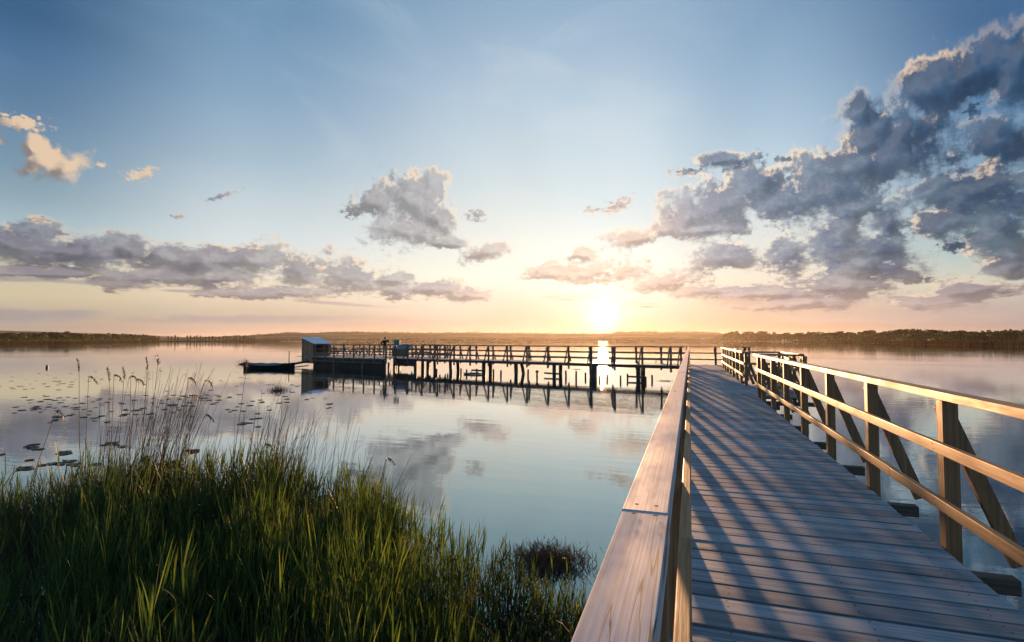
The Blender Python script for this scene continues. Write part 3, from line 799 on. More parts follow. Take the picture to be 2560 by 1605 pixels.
# ------------------------------------------------------------------ furniture on pier and boardwalk
def bench(name_label, fr, group=None):
    """fr(a, b, z): a along the bench, b towards its back. Seat, slatted backrest, two side frames"""
    o = fr(0, 0, DECK)
    t = thing('bench', name_label, 'bench', o, group)
    L = 1.7
    mb = MB()
    for b in (.05, .17, .29):
        mb.beam(fr(-L / 2, b, DECK + .45), fr(L / 2, b, DECK + .45), .105, .035)
    mb.build('seat', M['rail'], t, .003)
    mb = MB()
    for b, z in ((.40, .62), (.425, .76), (.45, .90)):
        mb.beam(fr(-L / 2, b, DECK + z), fr(L / 2, b, DECK + z), .032, .10)
    mb.build('backrest', M['rail'], t, .003)
    for a in (-.62, .62):
        mb = MB()
        mb.beam(fr(a, .06, DECK), fr(a, .06, DECK + .43), .06, .07, up=(1, 0, 0))
        mb.beam(fr(a, .34, DECK), fr(a, .44, DECK + .95), .06, .07, up=(1, 0, 0))
        mb.beam(fr(a, .04, DECK + .40), fr(a, .40, DECK + .40), .05, .06)
        mb.build('leg', M['post'], t, .003)
    return t
bench('bench with slatted back in the bay halfway along the right hand railing', lambda a, b, z: Vector((2.12 + b, 16.6 + a, z)), 'benches facing west')
bench('bench with slatted back by the far corner where boardwalk meets pier', lambda a, b, z: Vector((2.0 + b, 33.0 + a * .9, z)), 'benches facing west')

def picnic(px, v, label, rot=0.0):
    s = pier_s(px, v); o = pp(s, v)
    t = thing('picnic_table', label, 'picnic table', (o[0], o[1], DECK), 'picnic tables on the platform')
    c, sn = cos(rot), sin(rot)
    def fr(a, b, z):
        q = pp(s + a * c - b * sn, v + a * sn + b * c); return Vector((q[0], q[1], DECK + z))
    mb = MB()
    for b in (-.24, -.08, .08, .24):
        mb.beam(fr(-.62, b, .72), fr(.62, b, .72), .15, .035)
    mb.build('tabletop', M['pier_wood'], t)
    for b in (-.60, .60):
        mb = MB(); mb.beam(fr(-.62, b - .07, .42), fr(.62, b - .07, .42), .12, .035); mb.beam(fr(-.62, b + .07, .42), fr(.62, b + .07, .42), .12, .035)
        mb.build('seat', M['pier_wood'], t)
    for a in (-.42, .42):
        mb = MB()
        mb.beam(fr(a, -.55, .0), fr(a, -.16, .70), .05, .08, up=(1, 0, 0)); mb.beam(fr(a, .55, .0), fr(a, .16, .70), .05, .08, up=(1, 0, 0))
        mb.beam(fr(a, -.68, .38), fr(a, .68, .38), .05, .07)
        mb.build('trestle', M['pier_wood'], t)
    return t
picnic(828, 3.6, 'picnic table on the platform nearest the hut, seen through the rails')
picnic(852, 2.2, 'picnic table on the platform, second one out from the hut', .3)
picnic(876, 3.7, 'picnic table on the platform midway between hut and standing person', -.2)
picnic(905, 2.3, 'picnic table on the platform third along, between two others', .15)
picnic(934, 3.6, 'picnic table on the platform just left of the standing person', .1)
picnic(1052, 3.7, 'picnic table by the right end of the platform behind its short railing', .2)

def display_case():
    v = 2.0; s0 = pier_s(1022, v); s1 = pier_s(980, v)
    o = pp((s0 + s1) / 2, v)
    t = thing('display_case', 'low wooden display case with sloping blue grey top on the platform', 'display case', (o[0], o[1], DECK))
    def q(s, vv, z):
        p = pp(s, vv); return (p[0], p[1], DECK + z)
    mb = MB(); n = 8
    for i in range(n):
        a = s0 + (s1 - s0) * i / n; b = s0 + (s1 - s0) * (i + 1) / n - .008
        A = q(a, v, .32); B = q(b, v, .32)
        mb.beam(A, B, .03, .58)
    mb.build('front_panel', M['pier_wood'], t)
    mb = MB()
    mb.add([q(s0 - .05, v - .06, .60), q(s1 + .05, v - .06, .60), q(s1 + .05, v + .40, 1.08), q(s0 - .05, v + .40, 1.08),
            q(s0 - .05, v - .06, .63), q(s1 + .05, v - .06, .63), q(s1 + .05, v + .40, 1.11), q(s0 - .05, v + .40, 1.11)],
           [(0, 3, 2, 1), (4, 5, 6, 7), (0, 1, 5, 4), (1, 2, 6, 5), (2, 3, 7, 6), (3, 0, 4, 7)])
    mb.build('sloping_top', plain('slate_panel', (.10, .12, .13), .6, .5, 0, .1), t)
    for s in (s0, s1):
        mb = MB(); mb.beam(q(s, v + .42, 0), q(s, v + .42, 1.06), .08, .08, up=(1, 0, 0)); mb.build('leg', M['pier_wood'], t)
display_case()

def green_sign():
    p = at_z(990.5, 928.5, 0.0); d = (p - Vector((0, 0, 0))).dot(AH)
    t = thing('sign', 'small green square sign on a thin pole standing in the water before the pier', 'sign', (p.x, p.y, 0))
    zt, zb = z_of(849, d), z_of(862, d)
    mb = MB(); mb.tube([(p.x, p.y, -1.0), (p.x, p.y, zb + .05)], [.03, .03], 8); mb.build('pole', M['iron'], t)
    x = RX * (7.6 / FPX * d)
    off = x * .55; n = -AH * .03
    mb = MB(); c = Vector((p.x, p.y, (zt + zb) / 2)) + off * .3 + n
    mb.beam(c - x, c + x, .02, zt - zb)
    mb.build('panel', plain('green_enamel', (.010, .13, .10), .45, .5, 0, .08), t, .004)
    mb = MB()
    for k in (-.28, .28):
        c2 = Vector((p.x, p.y, (zt + zb) / 2 + k * (zt - zb))); mb.beam(c2 - x * .3, c2 + x * .3, .05, .03)
    mb.build('bracket', M['iron'], t)
green_sign()

def post_at(name, label, cat, px, y0, y1, r=None, group=None, head=False, lean=0.0, mat='pile'):
    """a stake whose top is at y0 and whose mirrored top is at y1"""
    p = at_z(px, (y0 + y1) / 2, 0.0); d = p.dot(AH)
    h = (y1 - y0) / 2 / FPX * d
    r = r or 14.5 / 6.03 / FPX * d
    mb = MB()
    lx = RX * lean
    mb.tube([(0, 0, -.8), (0, 0, 0), (lx.x * h, lx.y * h, h)], [r * 1.1, r, r * .85], 9)
    if head:
        c = Vector((lx.x * h, lx.y * h, h)); n = 7
        mb.tube([c + Vector((0, 0, z)) for z in (-r * 1.2, -r * .3, r * .9, r * 1.6)], [r * .9, r * 1.9, r * 1.8, r * .5], 9)
    o = mb.build(name, M[mat], None, 0, (p.x, p.y, 0))
    return tag(o, label, cat, group)
STAKES = [(552 / 6.03 + 1000, 495, 630), (918 / 6.03 + 1000, 490, 625), (1005 / 6.03 + 1000, 505, 657), (1158 / 6.03 + 1000, 493, 630), (1410 / 6.03 + 1000, 500, 657), (1521 / 6.03 + 1000, 517, 692), (1930 / 6.03 + 1000, 503, 697), (775 / 6.03 + 1000, 500, 640),
          (331 / 6.03 + 1360, 520, 732), (484 / 6.03 + 1360, 530, 768), (625 / 6.03 + 1360, 550, 720), (838 / 6.03 + 1360, 578, 757), (954 / 6.03 + 1360, 565, 728), (1155 / 6.03 + 1360, 595, 767), (1260 / 6.03 + 1360, 566, 752), (1535 / 6.03 + 1360, 612, 776), (1630 / 6.03 + 1360, 588, 762)]
STAKES.sort()
ORD = ['leftmost', 'second from the left', 'third from the left', 'fourth from the left', 'fifth from the left', 'sixth from the left', 'seventh from the left', 'eighth from the left', 'ninth from the left', 'tenth from the left', 'seventh from the right', 'sixth from the right', 'fifth from the right', 'fourth from the right', 'third from the right', 'second from the right', 'rightmost']
for i, (px, a, b) in enumerate(STAKES):
    post_at('stake', 'thin bare stake standing in the water under the pier, ' + ORD[i], 'stake', px, a / 6.03 + 840, b / 6.03 + 840, None, 'stakes in the water under the pier', lean=random.uniform(-.04, .04))
post_at('stake', 'thin stake with a round knob on top under the pier', 'stake', 2065 / 6.03 + 1000, 540 / 6.03 + 840, 720 / 6.03 + 840, head=True)
post_at('mooring_post', 'tall thin mooring post beside the covered boat and the hut', 'post', 722.5, 878, 954, r=.045)
post_at('stump', 'short dark stump alone in the water at far left', 'stump', 117.5, 913, 927, r=.10)
def fallen_branch():
    p = at_z(1183, 935.5, .02)
    mb = MB()
    for k in range(14):
        a = random.uniform(0, 2 * pi); l = random.uniform(.15, .5); b = Vector((random.uniform(-.45, .5), random.uniform(-.08, .08), .02)) 
        q0 = RX * b.x + AH * b.y + Vector((0, 0, b.z)); q1 = q0 + RX * (cos(a) * l) + Vector((0, 0, abs(sin(a)) * l * .5))
        mb.tube([q0, (q0 + q1) / 2 + Vector((0, 0, .02)), q1], [.03, .022, .008], 6)
    q0 = RX * -.65 + Vector((0, 0, .03)); q1 = RX * .6 + Vector((0, 0, .05))
    mb.tube([q0, (q0 + q1) / 2 + Vector((0, 0, .03)), q1], [.05, .06, .04], 8)
    tag(mb.build('driftwood', M['pile'], None, 0, (p.x, p.y, 0)), 'knotty piece of driftwood caught between stakes under the pier', 'driftwood')
fallen_branch()

post_at('stake', 'short stake in open water seen through the pier rails near the boardwalk corner', 'stake', 1640, 901.5, 910, r=.05)
# ------------------------------------------------------------------ covered boat
def make_boat():
    d = 45.0
    a = at_d(611, d); b = at_d(737, d - .6)
    L = (b - a).length; ax = (b - a).normalized(); sd = Vector((-ax.y, ax.x, 0))
    t = thing('boat', 'dark flat boat under a grey cover moored left of the hut', 'boat', ((a + b) / 2))
    n = 16; rings = []
    tarp = []
    for i in range(n + 1):
        u = i / n
        w = .62 * (1 - abs(2 * u - 1) ** 2.6) + .10 * (1 if u > .5 else .45)
        sheer = .34 + .16 * (2 * u - 1) ** 2
        c = a + ax * (u * L)
        rings.append([c + sd * (-w) + Vector((0, 0, sheer)), c + sd * (-w * .82) + Vector((0, 0, .02)), c + sd * (-w * .55) + Vector((0, 0, -.14)),
                      c + sd * (w * .55) + Vector((0, 0, -.14)), c + sd * (w * .82) + Vector((0, 0, .02)), c + sd * w + Vector((0, 0, sheer))])
        ridge = sheer + .13 * sin(pi * u) + .03 * sin(u * 23)
        tarp.append([c + sd * (-w * 1.04) + Vector((0, 0, sheer - .07)), c + sd * (-w * 1.03) + Vector((0, 0, sheer + .012)), c + sd * (-w * .5) + Vector((0, 0, (sheer + ridge) / 2 + .02)), c + Vector((0, 0, ridge)),
                     c + sd * (w * .5) + Vector((0, 0, (sheer + ridge) / 2 + .02)), c + sd * (w * 1.03) + Vector((0, 0, sheer + .012)), c + sd * (w * 1.04) + Vector((0, 0, sheer - .07))])
    def loft(r, i0, i1):
        k = len(r[0]); vs = [p for q in r[i0:i1] for p in q]; fs = []
        for i in range(i1 - i0 - 1):
            for j in range(k - 1):
                fs.append((i * k + j, i * k + j + 1, (i + 1) * k + j + 1, (i + 1) * k + j))
        return vs, fs
    mb = MB(); vs, fs = loft(rings, 0, n + 1); mb.add(vs, fs, 0, True)
    mb.add(rings[0], [(0, 1, 2, 3, 4, 5)]); mb.add(rings[n], [(5, 4, 3, 2, 1, 0)])
    mb.build('hull', plain('tarred_hull', (.010, .010, .010), .8, .12, 0, .3), t)
    mb = MB(); vs, fs = loft(tarp, 1, n - 2); mb.add(vs, fs, 0, True)
    mb.build('cover', plain('boat_cover', (.11, .125, .125), .7, .3, 0, .15, 9.0), t)
    mb = MB()
    for s in (-1, 1):
        for i in range(n):
            mb.beam(rings[i][0 if s < 0 else 5] + Vector((0, 0, .0)), rings[i + 1][0 if s < 0 else 5] + Vector((0, 0, .0)), .04, .05)
    mb.build('gunwale', M['pile'], t)
    mb = MB(); c = a + ax * (L - .45)
    mb.beam(c + sd * -.3 + Vector((0, 0, .42)), c + sd * .3 + Vector((0, 0, .42)), .22, .035); mb.build('thwart', M['pile'], t)
make_boat()
def gangway():
    a = at_d(728, 45.2, .36); b = at_d(770, 46.6, .58)
    t = thing('gangway', 'narrow gangplank linking covered boat and hut', 'gangplank', a)
    mb = MB(); s = (b - a).normalized().cross(Vector((0, 0, 1)))
    for k in (-.18, 0, .18):
        mb.beam(a + s * k, b + s * k, .17, .045)
    mb.build('planks', M['pile'], t)
    mb = MB(); mb.beam(a + s * .27 + Vector((0, 0, -.06)), b + s * .27 + Vector((0, 0, -.06)), .06, .08); mb.build('rail', M['pile'], t)
    mb = MB(); mb.beam(a + s * .1 + Vector((0, 0, -.30)), b + s * .1 + Vector((0, 0, -.42)), .08, .08); mb.build('stringer', M['pile'], t)
gangway()

# ------------------------------------------------------------------ the person on the platform
def make_person():
    v = 1.1; s = pier_s(962.5, v); q = pp(s, v)
    base = Vector((q[0], q[1], DECK))
    k = 1.70 / 1.75
    skin = plain('skin', (.42, .27, .20), .55, .4, 0, .05)
    coat = plain('dark_jacket', (.010, .011, .013), .85, .2, 0, .2, 20)
    trou = plain('grey_trousers', (.15, .14, .13), .85, .2, 0, .2, 20)
    hairm = plain('dark_hair', (.015, .011, .008), .6, .4, 0, .3, 30)
    X, Y = RX, AH
    def P(x, y, z):
        return (X * x + Y * y + Vector((0, 0, z))) * k
    def skinmesh(name, verts, edges, radii, root, mat, parent=None, sub=2):
        me = bpy.data.meshes.new(name); me.from_pydata([base + p for p in verts], edges, [])
        o = bpy.data.objects.new(name, me); _link(o, parent, (0, 0, 0))
        me.materials.append(mat)
        o.modifiers.new('skin', 'SKIN')
        sv = me.skin_vertices[0].data
        for i, r in enumerate(radii):
            rr = r if isinstance(r, tuple) else (r, r)
            sv[i].radius = (rr[0] * k, rr[1] * k); sv[i].use_root = (i == root)
        m = o.modifiers.new('sub', 'SUBSURF'); m.levels = sub; m.render_levels = sub
        o.modifiers['skin'].use_smooth_shade = True
        return o
    # body, seen from behind: weight on both feet, left hand in the pocket with the elbow out, right hand lifted to the eyes
    V = [P(0, 0, .95), P(0, -.01, 1.12), P(0, .0, 1.30), P(0, .01, 1.45), P(0, .01, 1.53), P(0, .02, 1.62), P(0, .02, 1.70),
         P(-.10, 0, .90), P(-.11, .02, .50), P(-.12, -.02, .09), P(-.12, .13, .03),
         P(.10, 0, .90), P(.11, .02, .50), P(.13, -.02, .09), P(.14, .13, .03),
         P(-.19, 0, 1.42), P(-.36, -.05, 1.20), P(-.22, .10, 1.02),
         P(.19, 0, 1.42), P(.30, .18, 1.28), P(.16, .25, 1.56)]
    E = [(0, 1), (1, 2), (2, 3), (3, 4), (4, 5), (5, 6), (0, 7), (7, 8), (8, 9), (9, 10), (0, 11), (11, 12), (12, 13), (13, 14), (3, 15), (15, 16), (16, 17), (3, 18), (18, 19), (19, 20)]
    R = [(.15, .11), (.135, .10), (.16, .115), (.10, .08), .052, (.078, .095), (.06, .075),
         .088, .062, .042, .035, .088, .062, .042, .035, .058, .044, .034, .058, .044, .032]
    # fingers, five to each hand
    for wrist, dirv, spread in ((17, P(.05, .03, -.07), P(.0, .02, .0)), (20, P(-.05, -.02, .08), P(.018, .0, .004))):
        w = V[wrist]
        pal = len(V); V.append(w + dirv * .55); R.append(.030); E.append((wrist, pal))
        for f in range(4):
            o2 = spread * (f - 1.5); l = (.85, 1.0, .95, .75)[f]
            i0 = len(V); V.append(w + dirv * 1.0 + o2); R.append(.0085); E.append((pal, i0))
            V.append(w + dirv * (1.0 + .6 * l) + o2 * 1.1); R.append(.007); E.append((i0, i0 + 1))
        i0 = len(V); V.append(w + dirv * .75 + spread * -3.0); R.append(.0095); E.append((pal, i0))
    body = skinmesh('person', V, E, R, 0, skin)
    body.location = (0, 0, 0)
    WL[body.name] = Vector((0, 0, 0))
    tag(body, 'person in dark jacket and grey trousers standing on the platform, one hand raised', 'person')
    # face on the far side, looking over the lake
    def ball(name, c, r, mat, sx=1, sy=1, sz=1):
        bm = bmesh.new(); bmesh.ops.create_uvsphere(bm, u_segments=14, v_segments=9, radius=1.0)
        for vv in bm.verts:
            vv.co = base + c + X * (vv.co.x * r * sx) + Y * (vv.co.y * r * sy) + Vector((0, 0, vv.co.z * r * sz))
        me = bpy.data.meshes.new(name); bm.to_mesh(me); bm.free(); me.materials.append(mat)
        me.polygons.foreach_set('use_smooth', [True] * len(me.polygons))
        return mesh_obj(name, me, body)
    ball('hair', P(0, .0, 1.69), .112, hairm, .86, .98, 1.02)
    for sg in (-1, 1):
        ball('ear', P(.085 * sg, .03, 1.635), .03, skin, .4, .8, 1)
        ball('eye', P(.032 * sg, .108, 1.645), .013, plain('eye', (.03, .03, .03), .2))
    ball('nose', P(0, .122, 1.615), .018, skin, .7, 1, 1.3)
    ball('mouth', P(0, .108, 1.575), .02, plain('lips', (.3, .12, .1), .5), 1.3, .5, .35)
    J = [0, 1, 2, 3, 15, 16, 17, 18, 19, 20]
    jv = [V[0] + P(0, 0, -.04)] + [V[i] for i in J[1:]]
    jv[6] = V[16] * .12 + V[17] * .88; jv[9] = V[19] * .12 + V[20] * .88
    jr = [(.185, .14), (.165, .13), (.19, .14), (.12, .10), .078, .062, .05, .078, .062, .05]
    skinmesh('jacket', jv, [(0, 1), (1, 2), (2, 3), (3, 4), (4, 5), (5, 6), (3, 7), (7, 8), (8, 9)], jr, 0, coat, body)
    tv = [V[0] + P(0, 0, .02), V[7], V[8], V[9] + P(0, 0, .02), V[11], V[12], V[13] + P(0, 0, .02)]
    skinmesh('trousers', tv, [(0, 1), (1, 2), (2, 3), (0, 4), (4, 5), (5, 6)], [(.165, .13), .105, .078, .062, .105, .078, .062], 0, trou, body)
    for i, j in ((9, 10), (13, 14)):
        skinmesh('shoe', [V[i] + P(0, -.05, -.045), V[j] + P(0, -.02, .01), V[j] + P(0, .05, 0)], [(0, 1), (1, 2)], [.052, .052, .036], 0, coat, body)
make_person()

# ------------------------------------------------------------------ lily pads
def pad_mesh(name, curl):
    n = 14; V = [(0, 0, .0)]; F = []
    for k in range(n + 1):
        a = .18 + (2 * pi - .36) * k / n
        r = 1.0 + .05 * sin(3 * a)
        V.append((r * cos(a), r * sin(a), curl * max(0, sin(a * 1.0 + .6)) ** 3))
    for k in range(n):
        F.append((0, k + 1, k + 2))
    b = len(V)
    V += [(x, y, z - .05) for x, y, z in V]
    F += [tuple(i + b for i in reversed(f)) for f in F[:n]]
    for k in range(n):
        F.append((k + 2, k + 1, b + k + 1, b + k + 2))
    me = bpy.data.meshes.new(name); me.from_pydata(V, [], F); me.materials.append(M['pad'])
    return me
M['pad'] = plain('lily_pad', (.020, .026, .013), .5, .2, 0, .4, 2.0)
PADS = [pad_mesh('lily_pad', 0.05), pad_mesh('lily_pad', 0.0), pad_mesh('lily_pad', .55)]
def scatter_pads():
    rr = random.Random(11); k = 0
    def pad(px, py, big=1.0, curl=None):
        p = at_z(px, py, 0)
        o = mesh_obj('lily_pad', PADS[(2 if curl else rr.choice((0, 1, 1)))], None, (p.x, p.y, .012))
        r = rr.uniform(.06, .125) * big
        o.scale = (r, r, r * .5); o.rotation_euler = (0, 0, rr.uniform(0, 6.28))
        tag(o, 'dark lily pad floating among many on the lake left of the pier', 'lily pad', 'lily pads on the left of the lake')
    clusters = [(520, 940, 260, 24, 30), (130, 955, 170, 26, 34), (430, 1000, 240, 24, 64), (120, 1012, 120, 22, 34), (330, 1030, 180, 20, 26), (180, 1045, 120, 14, 14), (640, 1015, 90, 30, 14), (730, 975, 60, 30, 10), (40, 970, 40, 6, 5), (620, 1060, 50, 12, 6), (300, 930, 200, 10, 12), (820, 1010, 40, 14, 5)]
    for cx, cy, rx, ry, n in clusters:
        for _ in range(n):
            x = cx + rr.gauss(0, .5) * rx; y = cy + rr.gauss(0, .5) * ry
            if x > 860 or y < 898: continue
            pad(x, y)
    for cx, cy, rx, ry, n in ((90, 1120, 26, 9, 7), (150, 1158, 50, 8, 9), (175, 1133, 24, 6, 5), (285, 1112, 26, 4, 5), (68, 1171, 22, 5, 5), (465, 1128, 20, 5, 4), (425, 1160, 22, 7, 5), (0, 1137, 12, 3, 2)):
        for i in range(n):
            pad(cx + rr.gauss(0, .55) * rx, cy + rr.gauss(0, .55) * ry, 1.0, curl=(i % 3 == 0))
scatter_pads()

# two pale farmhouses far away under the hills
def farmhouse(px, py, label):
    d = 2900.0; p = at_d(px, d, z_of(py, d))
    t = thing('farmhouse', label, 'house', p)
    w, l, h = 7.0, 11.0, 5.0
    mb = MB()
    c = p
    A = [c - RX * l / 2 - AH * w / 2, c + RX * l / 2 - AH * w / 2, c + RX * l / 2 + AH * w / 2, c - RX * l / 2 + AH * w / 2]
    up = Vector((0, 0, h)); dn = Vector((0, 0, -4))
    mb.add([q + dn for q in A] + [q + up for q in A], [(0, 1, 5, 4), (1, 2, 6, 5), (2, 3, 7, 6), (3, 0, 4, 7)])
    mb.build('wall', plain('limewash', (.75, .74, .70), .8, .2, 0, .05), t)
    mb = MB(); r0 = c - RX * (l / 2 + .4) + Vector((0, 0, h + 4)); r1 = c + RX * (l / 2 + .4) + Vector((0, 0, h + 4))
    e = [q + Vector((0, 0, h - .1)) for q in A]
    mb.add([e[0], e[1], e[2], e[3], r0, r1], [(0, 1, 5, 4), (2, 3, 4, 5), (1, 2, 5), (3, 0, 4)])
    mb.build('roof', plain('clay_roof', (.22, .10, .07), .8, .2, 0, .15), t)
farmhouse(848, 843.5, 'tiny white farmhouse on the far hillside above the pier hut')
farmhouse(1637, 842.5, 'tiny white farmhouse on the far hillside right of the sun')

# ------------------------------------------------------------------ trees and woods beyond the water
M['bark'] = plain('bark', (.05, .04, .03), .9, .1, 0, .3, 3.0)
M['tree_leaf'] = leaf('tree_leaf', [(.018, .030, .009), (.028, .044, .012), (.040, .055, .016), (.050, .055, .018)], .6, .25, .15)
def crown_cards(rng, lobes, per, size):
    """leaf-sized faces spread through lobes; returns V, F"""
    Vs = []; Fs = []; b = 0
    for (cx, cy, cz, r, rz) in lobes:
        n = per
        d = rng.normal(size=(n, 3)); d /= np.linalg.norm(d, axis=1)[:, None]
        rad = rng.uniform(.45, 1.08, n) ** .6
        c = np.stack([cx + d[:, 0] * r * rad, cy + d[:, 1] * r * rad, cz + d[:, 2] * rz * rad], 1)
        a = rng.normal(size=(n, 3)); a /= np.linalg.norm(a, axis=1)[:, None]
        q = np.cross(a, rng.normal(size=(n, 3))); q /= np.linalg.norm(q, axis=1)[:, None]
        s = (size * rng.uniform(.6, 1.3, n))[:, None]
        quad = np.stack([c - a * s - q * s * .6, c + a * s * .8 - q * s * .7, c + a * s + q * s * .6, c - a * s * .7 + q * s * .7], 1)
        Vs.append(quad.reshape(-1, 3)); Fs.append(np.arange(n * 4).reshape(n, 4) + b); b += n * 4
    return np.concatenate(Vs), np.concatenate(Fs)
def tree_kind(seed, h, spread, lobes=8, tall=False):
    rng = np.random.default_rng(seed)
    L = []
    for i in range(lobes):
        a = rng.uniform(0, 2 * pi); rr = rng.uniform(.1, .75) * spread
        z = rng.uniform(.38, .86) * h if not tall else (.22 + .7 * i / lobes) * h
        if tall: rr *= .3
        L.append((cos(a) * rr, sin(a) * rr, z, spread * rng.uniform(.38, .62) * (.6 if tall else 1), h * rng.uniform(.10, .17)))
    L.append((0, 0, h * .86, spread * .42, h * .13))
    V, F = crown_cards(rng, L, 64, h * .042)
    crown = np_mesh('crown', V, F, M['tree_leaf'])
    mb = MB(); mb.tube([(0, 0, -.5), (.02 * h, 0, .3 * h), (0, .01 * h, .6 * h), (0, 0, .85 * h)], [.035 * h, .026 * h, .016 * h, .004 * h], 7)
    for (cx, cy, cz, r, rz) in L[:4]:
        mb.tube([(0, 0, cz * .55), (cx * .5, cy * .5, cz * .78), (cx, cy, cz)], [.014 * h, .009 * h, .003 * h], 5)
    return crown, mb.mesh('trunk', M['bark'])
KINDS = [tree_kind(1, 10, 4.0), tree_kind(2, 10, 4.8, 9), tree_kind(3, 10, 3.4, 7), tree_kind(4, 10, 4.2, 10)]
POPLARS = [tree_kind(5, 10, 1.9, 7, True), tree_kind(6, 10, 2.3, 7, True)]
def plant(kinds, px, d, h, name, label, group, rr, wide=1.0):
    k = rr.choice(kinds); p = at_d(px, d, 1.0)
    t = thing(name, label, 'tree', p, group)
    s = h / 10.0
    for nm, me in (('crown', k[0]), ('trunk', k[1])):
        o = bpy.data.objects.new(nm, me); COL.objects.link(o); o.parent = t
        o.scale = (s * wide, s * wide, s); o.rotation_euler = (0, 0, rr.uniform(0, 6.28))
        o.rotation_euler.z = rr.uniform(0, 6.28) if nm == 'crown' else o.rotation_euler.z
    return t
def wood_stuff(name, label, spots, seed, size=.9, mat='tree_leaf'):
    rng = np.random.default_rng(seed); Vs = []; Fs = []; b = 0
    for (px, d, h, r) in spots:
        c = at_d(px, d, 0)
        L = []
        for i in range(4):
            L.append((c.x + rng.uniform(-r, r) * .6, c.y + rng.uniform(-r, r) * .6, 1 + h * rng.uniform(.2, .85), r * rng.uniform(.5, .8), h * .2))
        V, F = crown_cards(rng, L, 30, size * h * .07)
        Vs.append(V); Fs.append(F + b); b += len(V)
    me = np_mesh(name, np.concatenate(Vs), np.concatenate(Fs), M[mat])
    o = mesh_obj(name, me)
    return tag(o, label, 'wood', None, 'stuff')
def woods():
    rr = random.Random(5)
    # east shore: skyline of crowns, each tree its own
    TOP = [(1800, 836), (1825, 830), (1850, 828.5), (1880, 831), (1915, 829), (1945, 832), (1975, 833), (2010, 831), (2045, 830), (2075, 828), (2110, 828.5), (2140, 829), (2170, 826), (2200, 829), (2225, 826), (2250, 823.5), (2290, 823), (2330, 822), (2360, 823), (2390, 828), (2440, 826), (2480, 826), (2520, 822), (2560, 821), (2640, 820), (2750, 818)]
    def top(px): return float(np.interp(px, [t[0] for t in TOP], [t[1] for t in TOP]))
    def dd(px): return float(np.interp(px, [1800, 1900, 2050, 2200, 2350, 2560, 2750], [1900, 1500, 1000, 640, 470, 380, 340]))
    px = 1812.0
    while px < 2680:
        d = dd(px) * rr.uniform(.97, 1.05)
        h = z_of(top(px) + rr.uniform(-2.0, 4.0), d) - 1.0
        plant(KINDS, px, d, h, 'broadleaf_tree', 'dark broadleaf tree in the wood along the right hand shore', 'trees along the right hand shore', rr, 1.15)
        px += rr.uniform(.55, 1.0) * h * .62 / d * FPX
    spots = []
    for _ in range(420):
        px = rr.uniform(1790, 2740); d = dd(px) * rr.uniform(.96, 1.16)
        h = (z_of(top(px), d) - 1.0) * rr.uniform(.45, .84)
        spots.append((px, d, h, h * .5))
    wood_stuff('wood', 'dark wood filling in behind the trees on the right shore', spots, 21)
    # west shore
    TW = [(-500, 826), (-200, 829), (0, 831), (60, 832), (110, 831), (140, 829.5), (172, 828.5), (200, 831), (230, 832.5), (300, 833), (350, 834), (390, 839)]
    def topw(px): return float(np.interp(px, [t[0] for t in TW], [t[1] for t in TW]))
    def dw(px): return float(np.interp(px, [-500, 0, 200, 390], [420, 620, 900, 1500]))
    px = -60.0
    while px < 385:
        d = dw(px) * rr.uniform(.98, 1.06); h = z_of(topw(px) + rr.uniform(-1, 3), d) - 1.0
        plant(KINDS, px, d, h, 'broadleaf_tree', 'dark broadleaf tree in the wood along the left hand shore', 'trees along the left hand shore', rr, 1.1)
        px += rr.uniform(.7, 1.2) * h * .62 / d * FPX
    spots = []
    for _ in range(260):
        px = rr.uniform(-300, 400); d = dw(px) * rr.uniform(1.0, 1.2); h = (z_of(topw(px), d) - 1) * rr.uniform(.5, .9)
        spots.append((px, d, h, h * .55))
    wood_stuff('wood', 'dark wood filling in behind the trees on the left shore', spots, 22)
    # row of separate slim trees
    px = 388.0
    while px < 640:
        d = 1650 * rr.uniform(.98, 1.03)
        gap = 405 < px < 420 or 448 < px < 462
        if not gap:
            plant(POPLARS, px, d, z_of(840.0 + rr.uniform(-2.2, 1.6), d) - 1, 'slim_tree', 'slim tree in the distant row on the left shore', 'row of slim trees on the left shore', rr, 1.25)
        px += rr.uniform(6, 10)
    # belt along the far shore and tree clumps on the ridge
    spots = []
    for _ in range(520):
        px = rr.uniform(560, 1900); d = rr.uniform(2320, 2480); h = rr.uniform(6, 13)
        spots.append((px, d, h, h * 1.3))
    wood_stuff('shore_wood', 'hazy belt of trees along the far shore below the hills', spots, 23, 1.6)
    spots = []
    for _ in range(240):
        px = rr.uniform(560, 1900); d = rr.uniform(3200, 3320)
        h = rr.uniform(3.0, 7.0)
        c = (px, d, h, h)
        spots.append(c)
    rng = np.random.default_rng(24); Vs = []; Fs = []; b = 0
    for (px, d, h, r) in spots:
        z = z_of(ridge_y(px), 3300)
        c = at_d(px, d, 0)
        V, F = crown_cards(rng, [(c.x, c.y, z + h * .2, r * 1.2, h * .5)], 26, 1.6)
        Vs.append(V); Fs.append(F + b); b += len(V)
    tag(mesh_obj('ridge_wood', np_mesh('ridge_wood', np.concatenate(Vs), np.concatenate(Fs), M['tree_leaf'])), 'thin line of woodland along the far hill crest', 'wood', None, 'stuff')
woods()

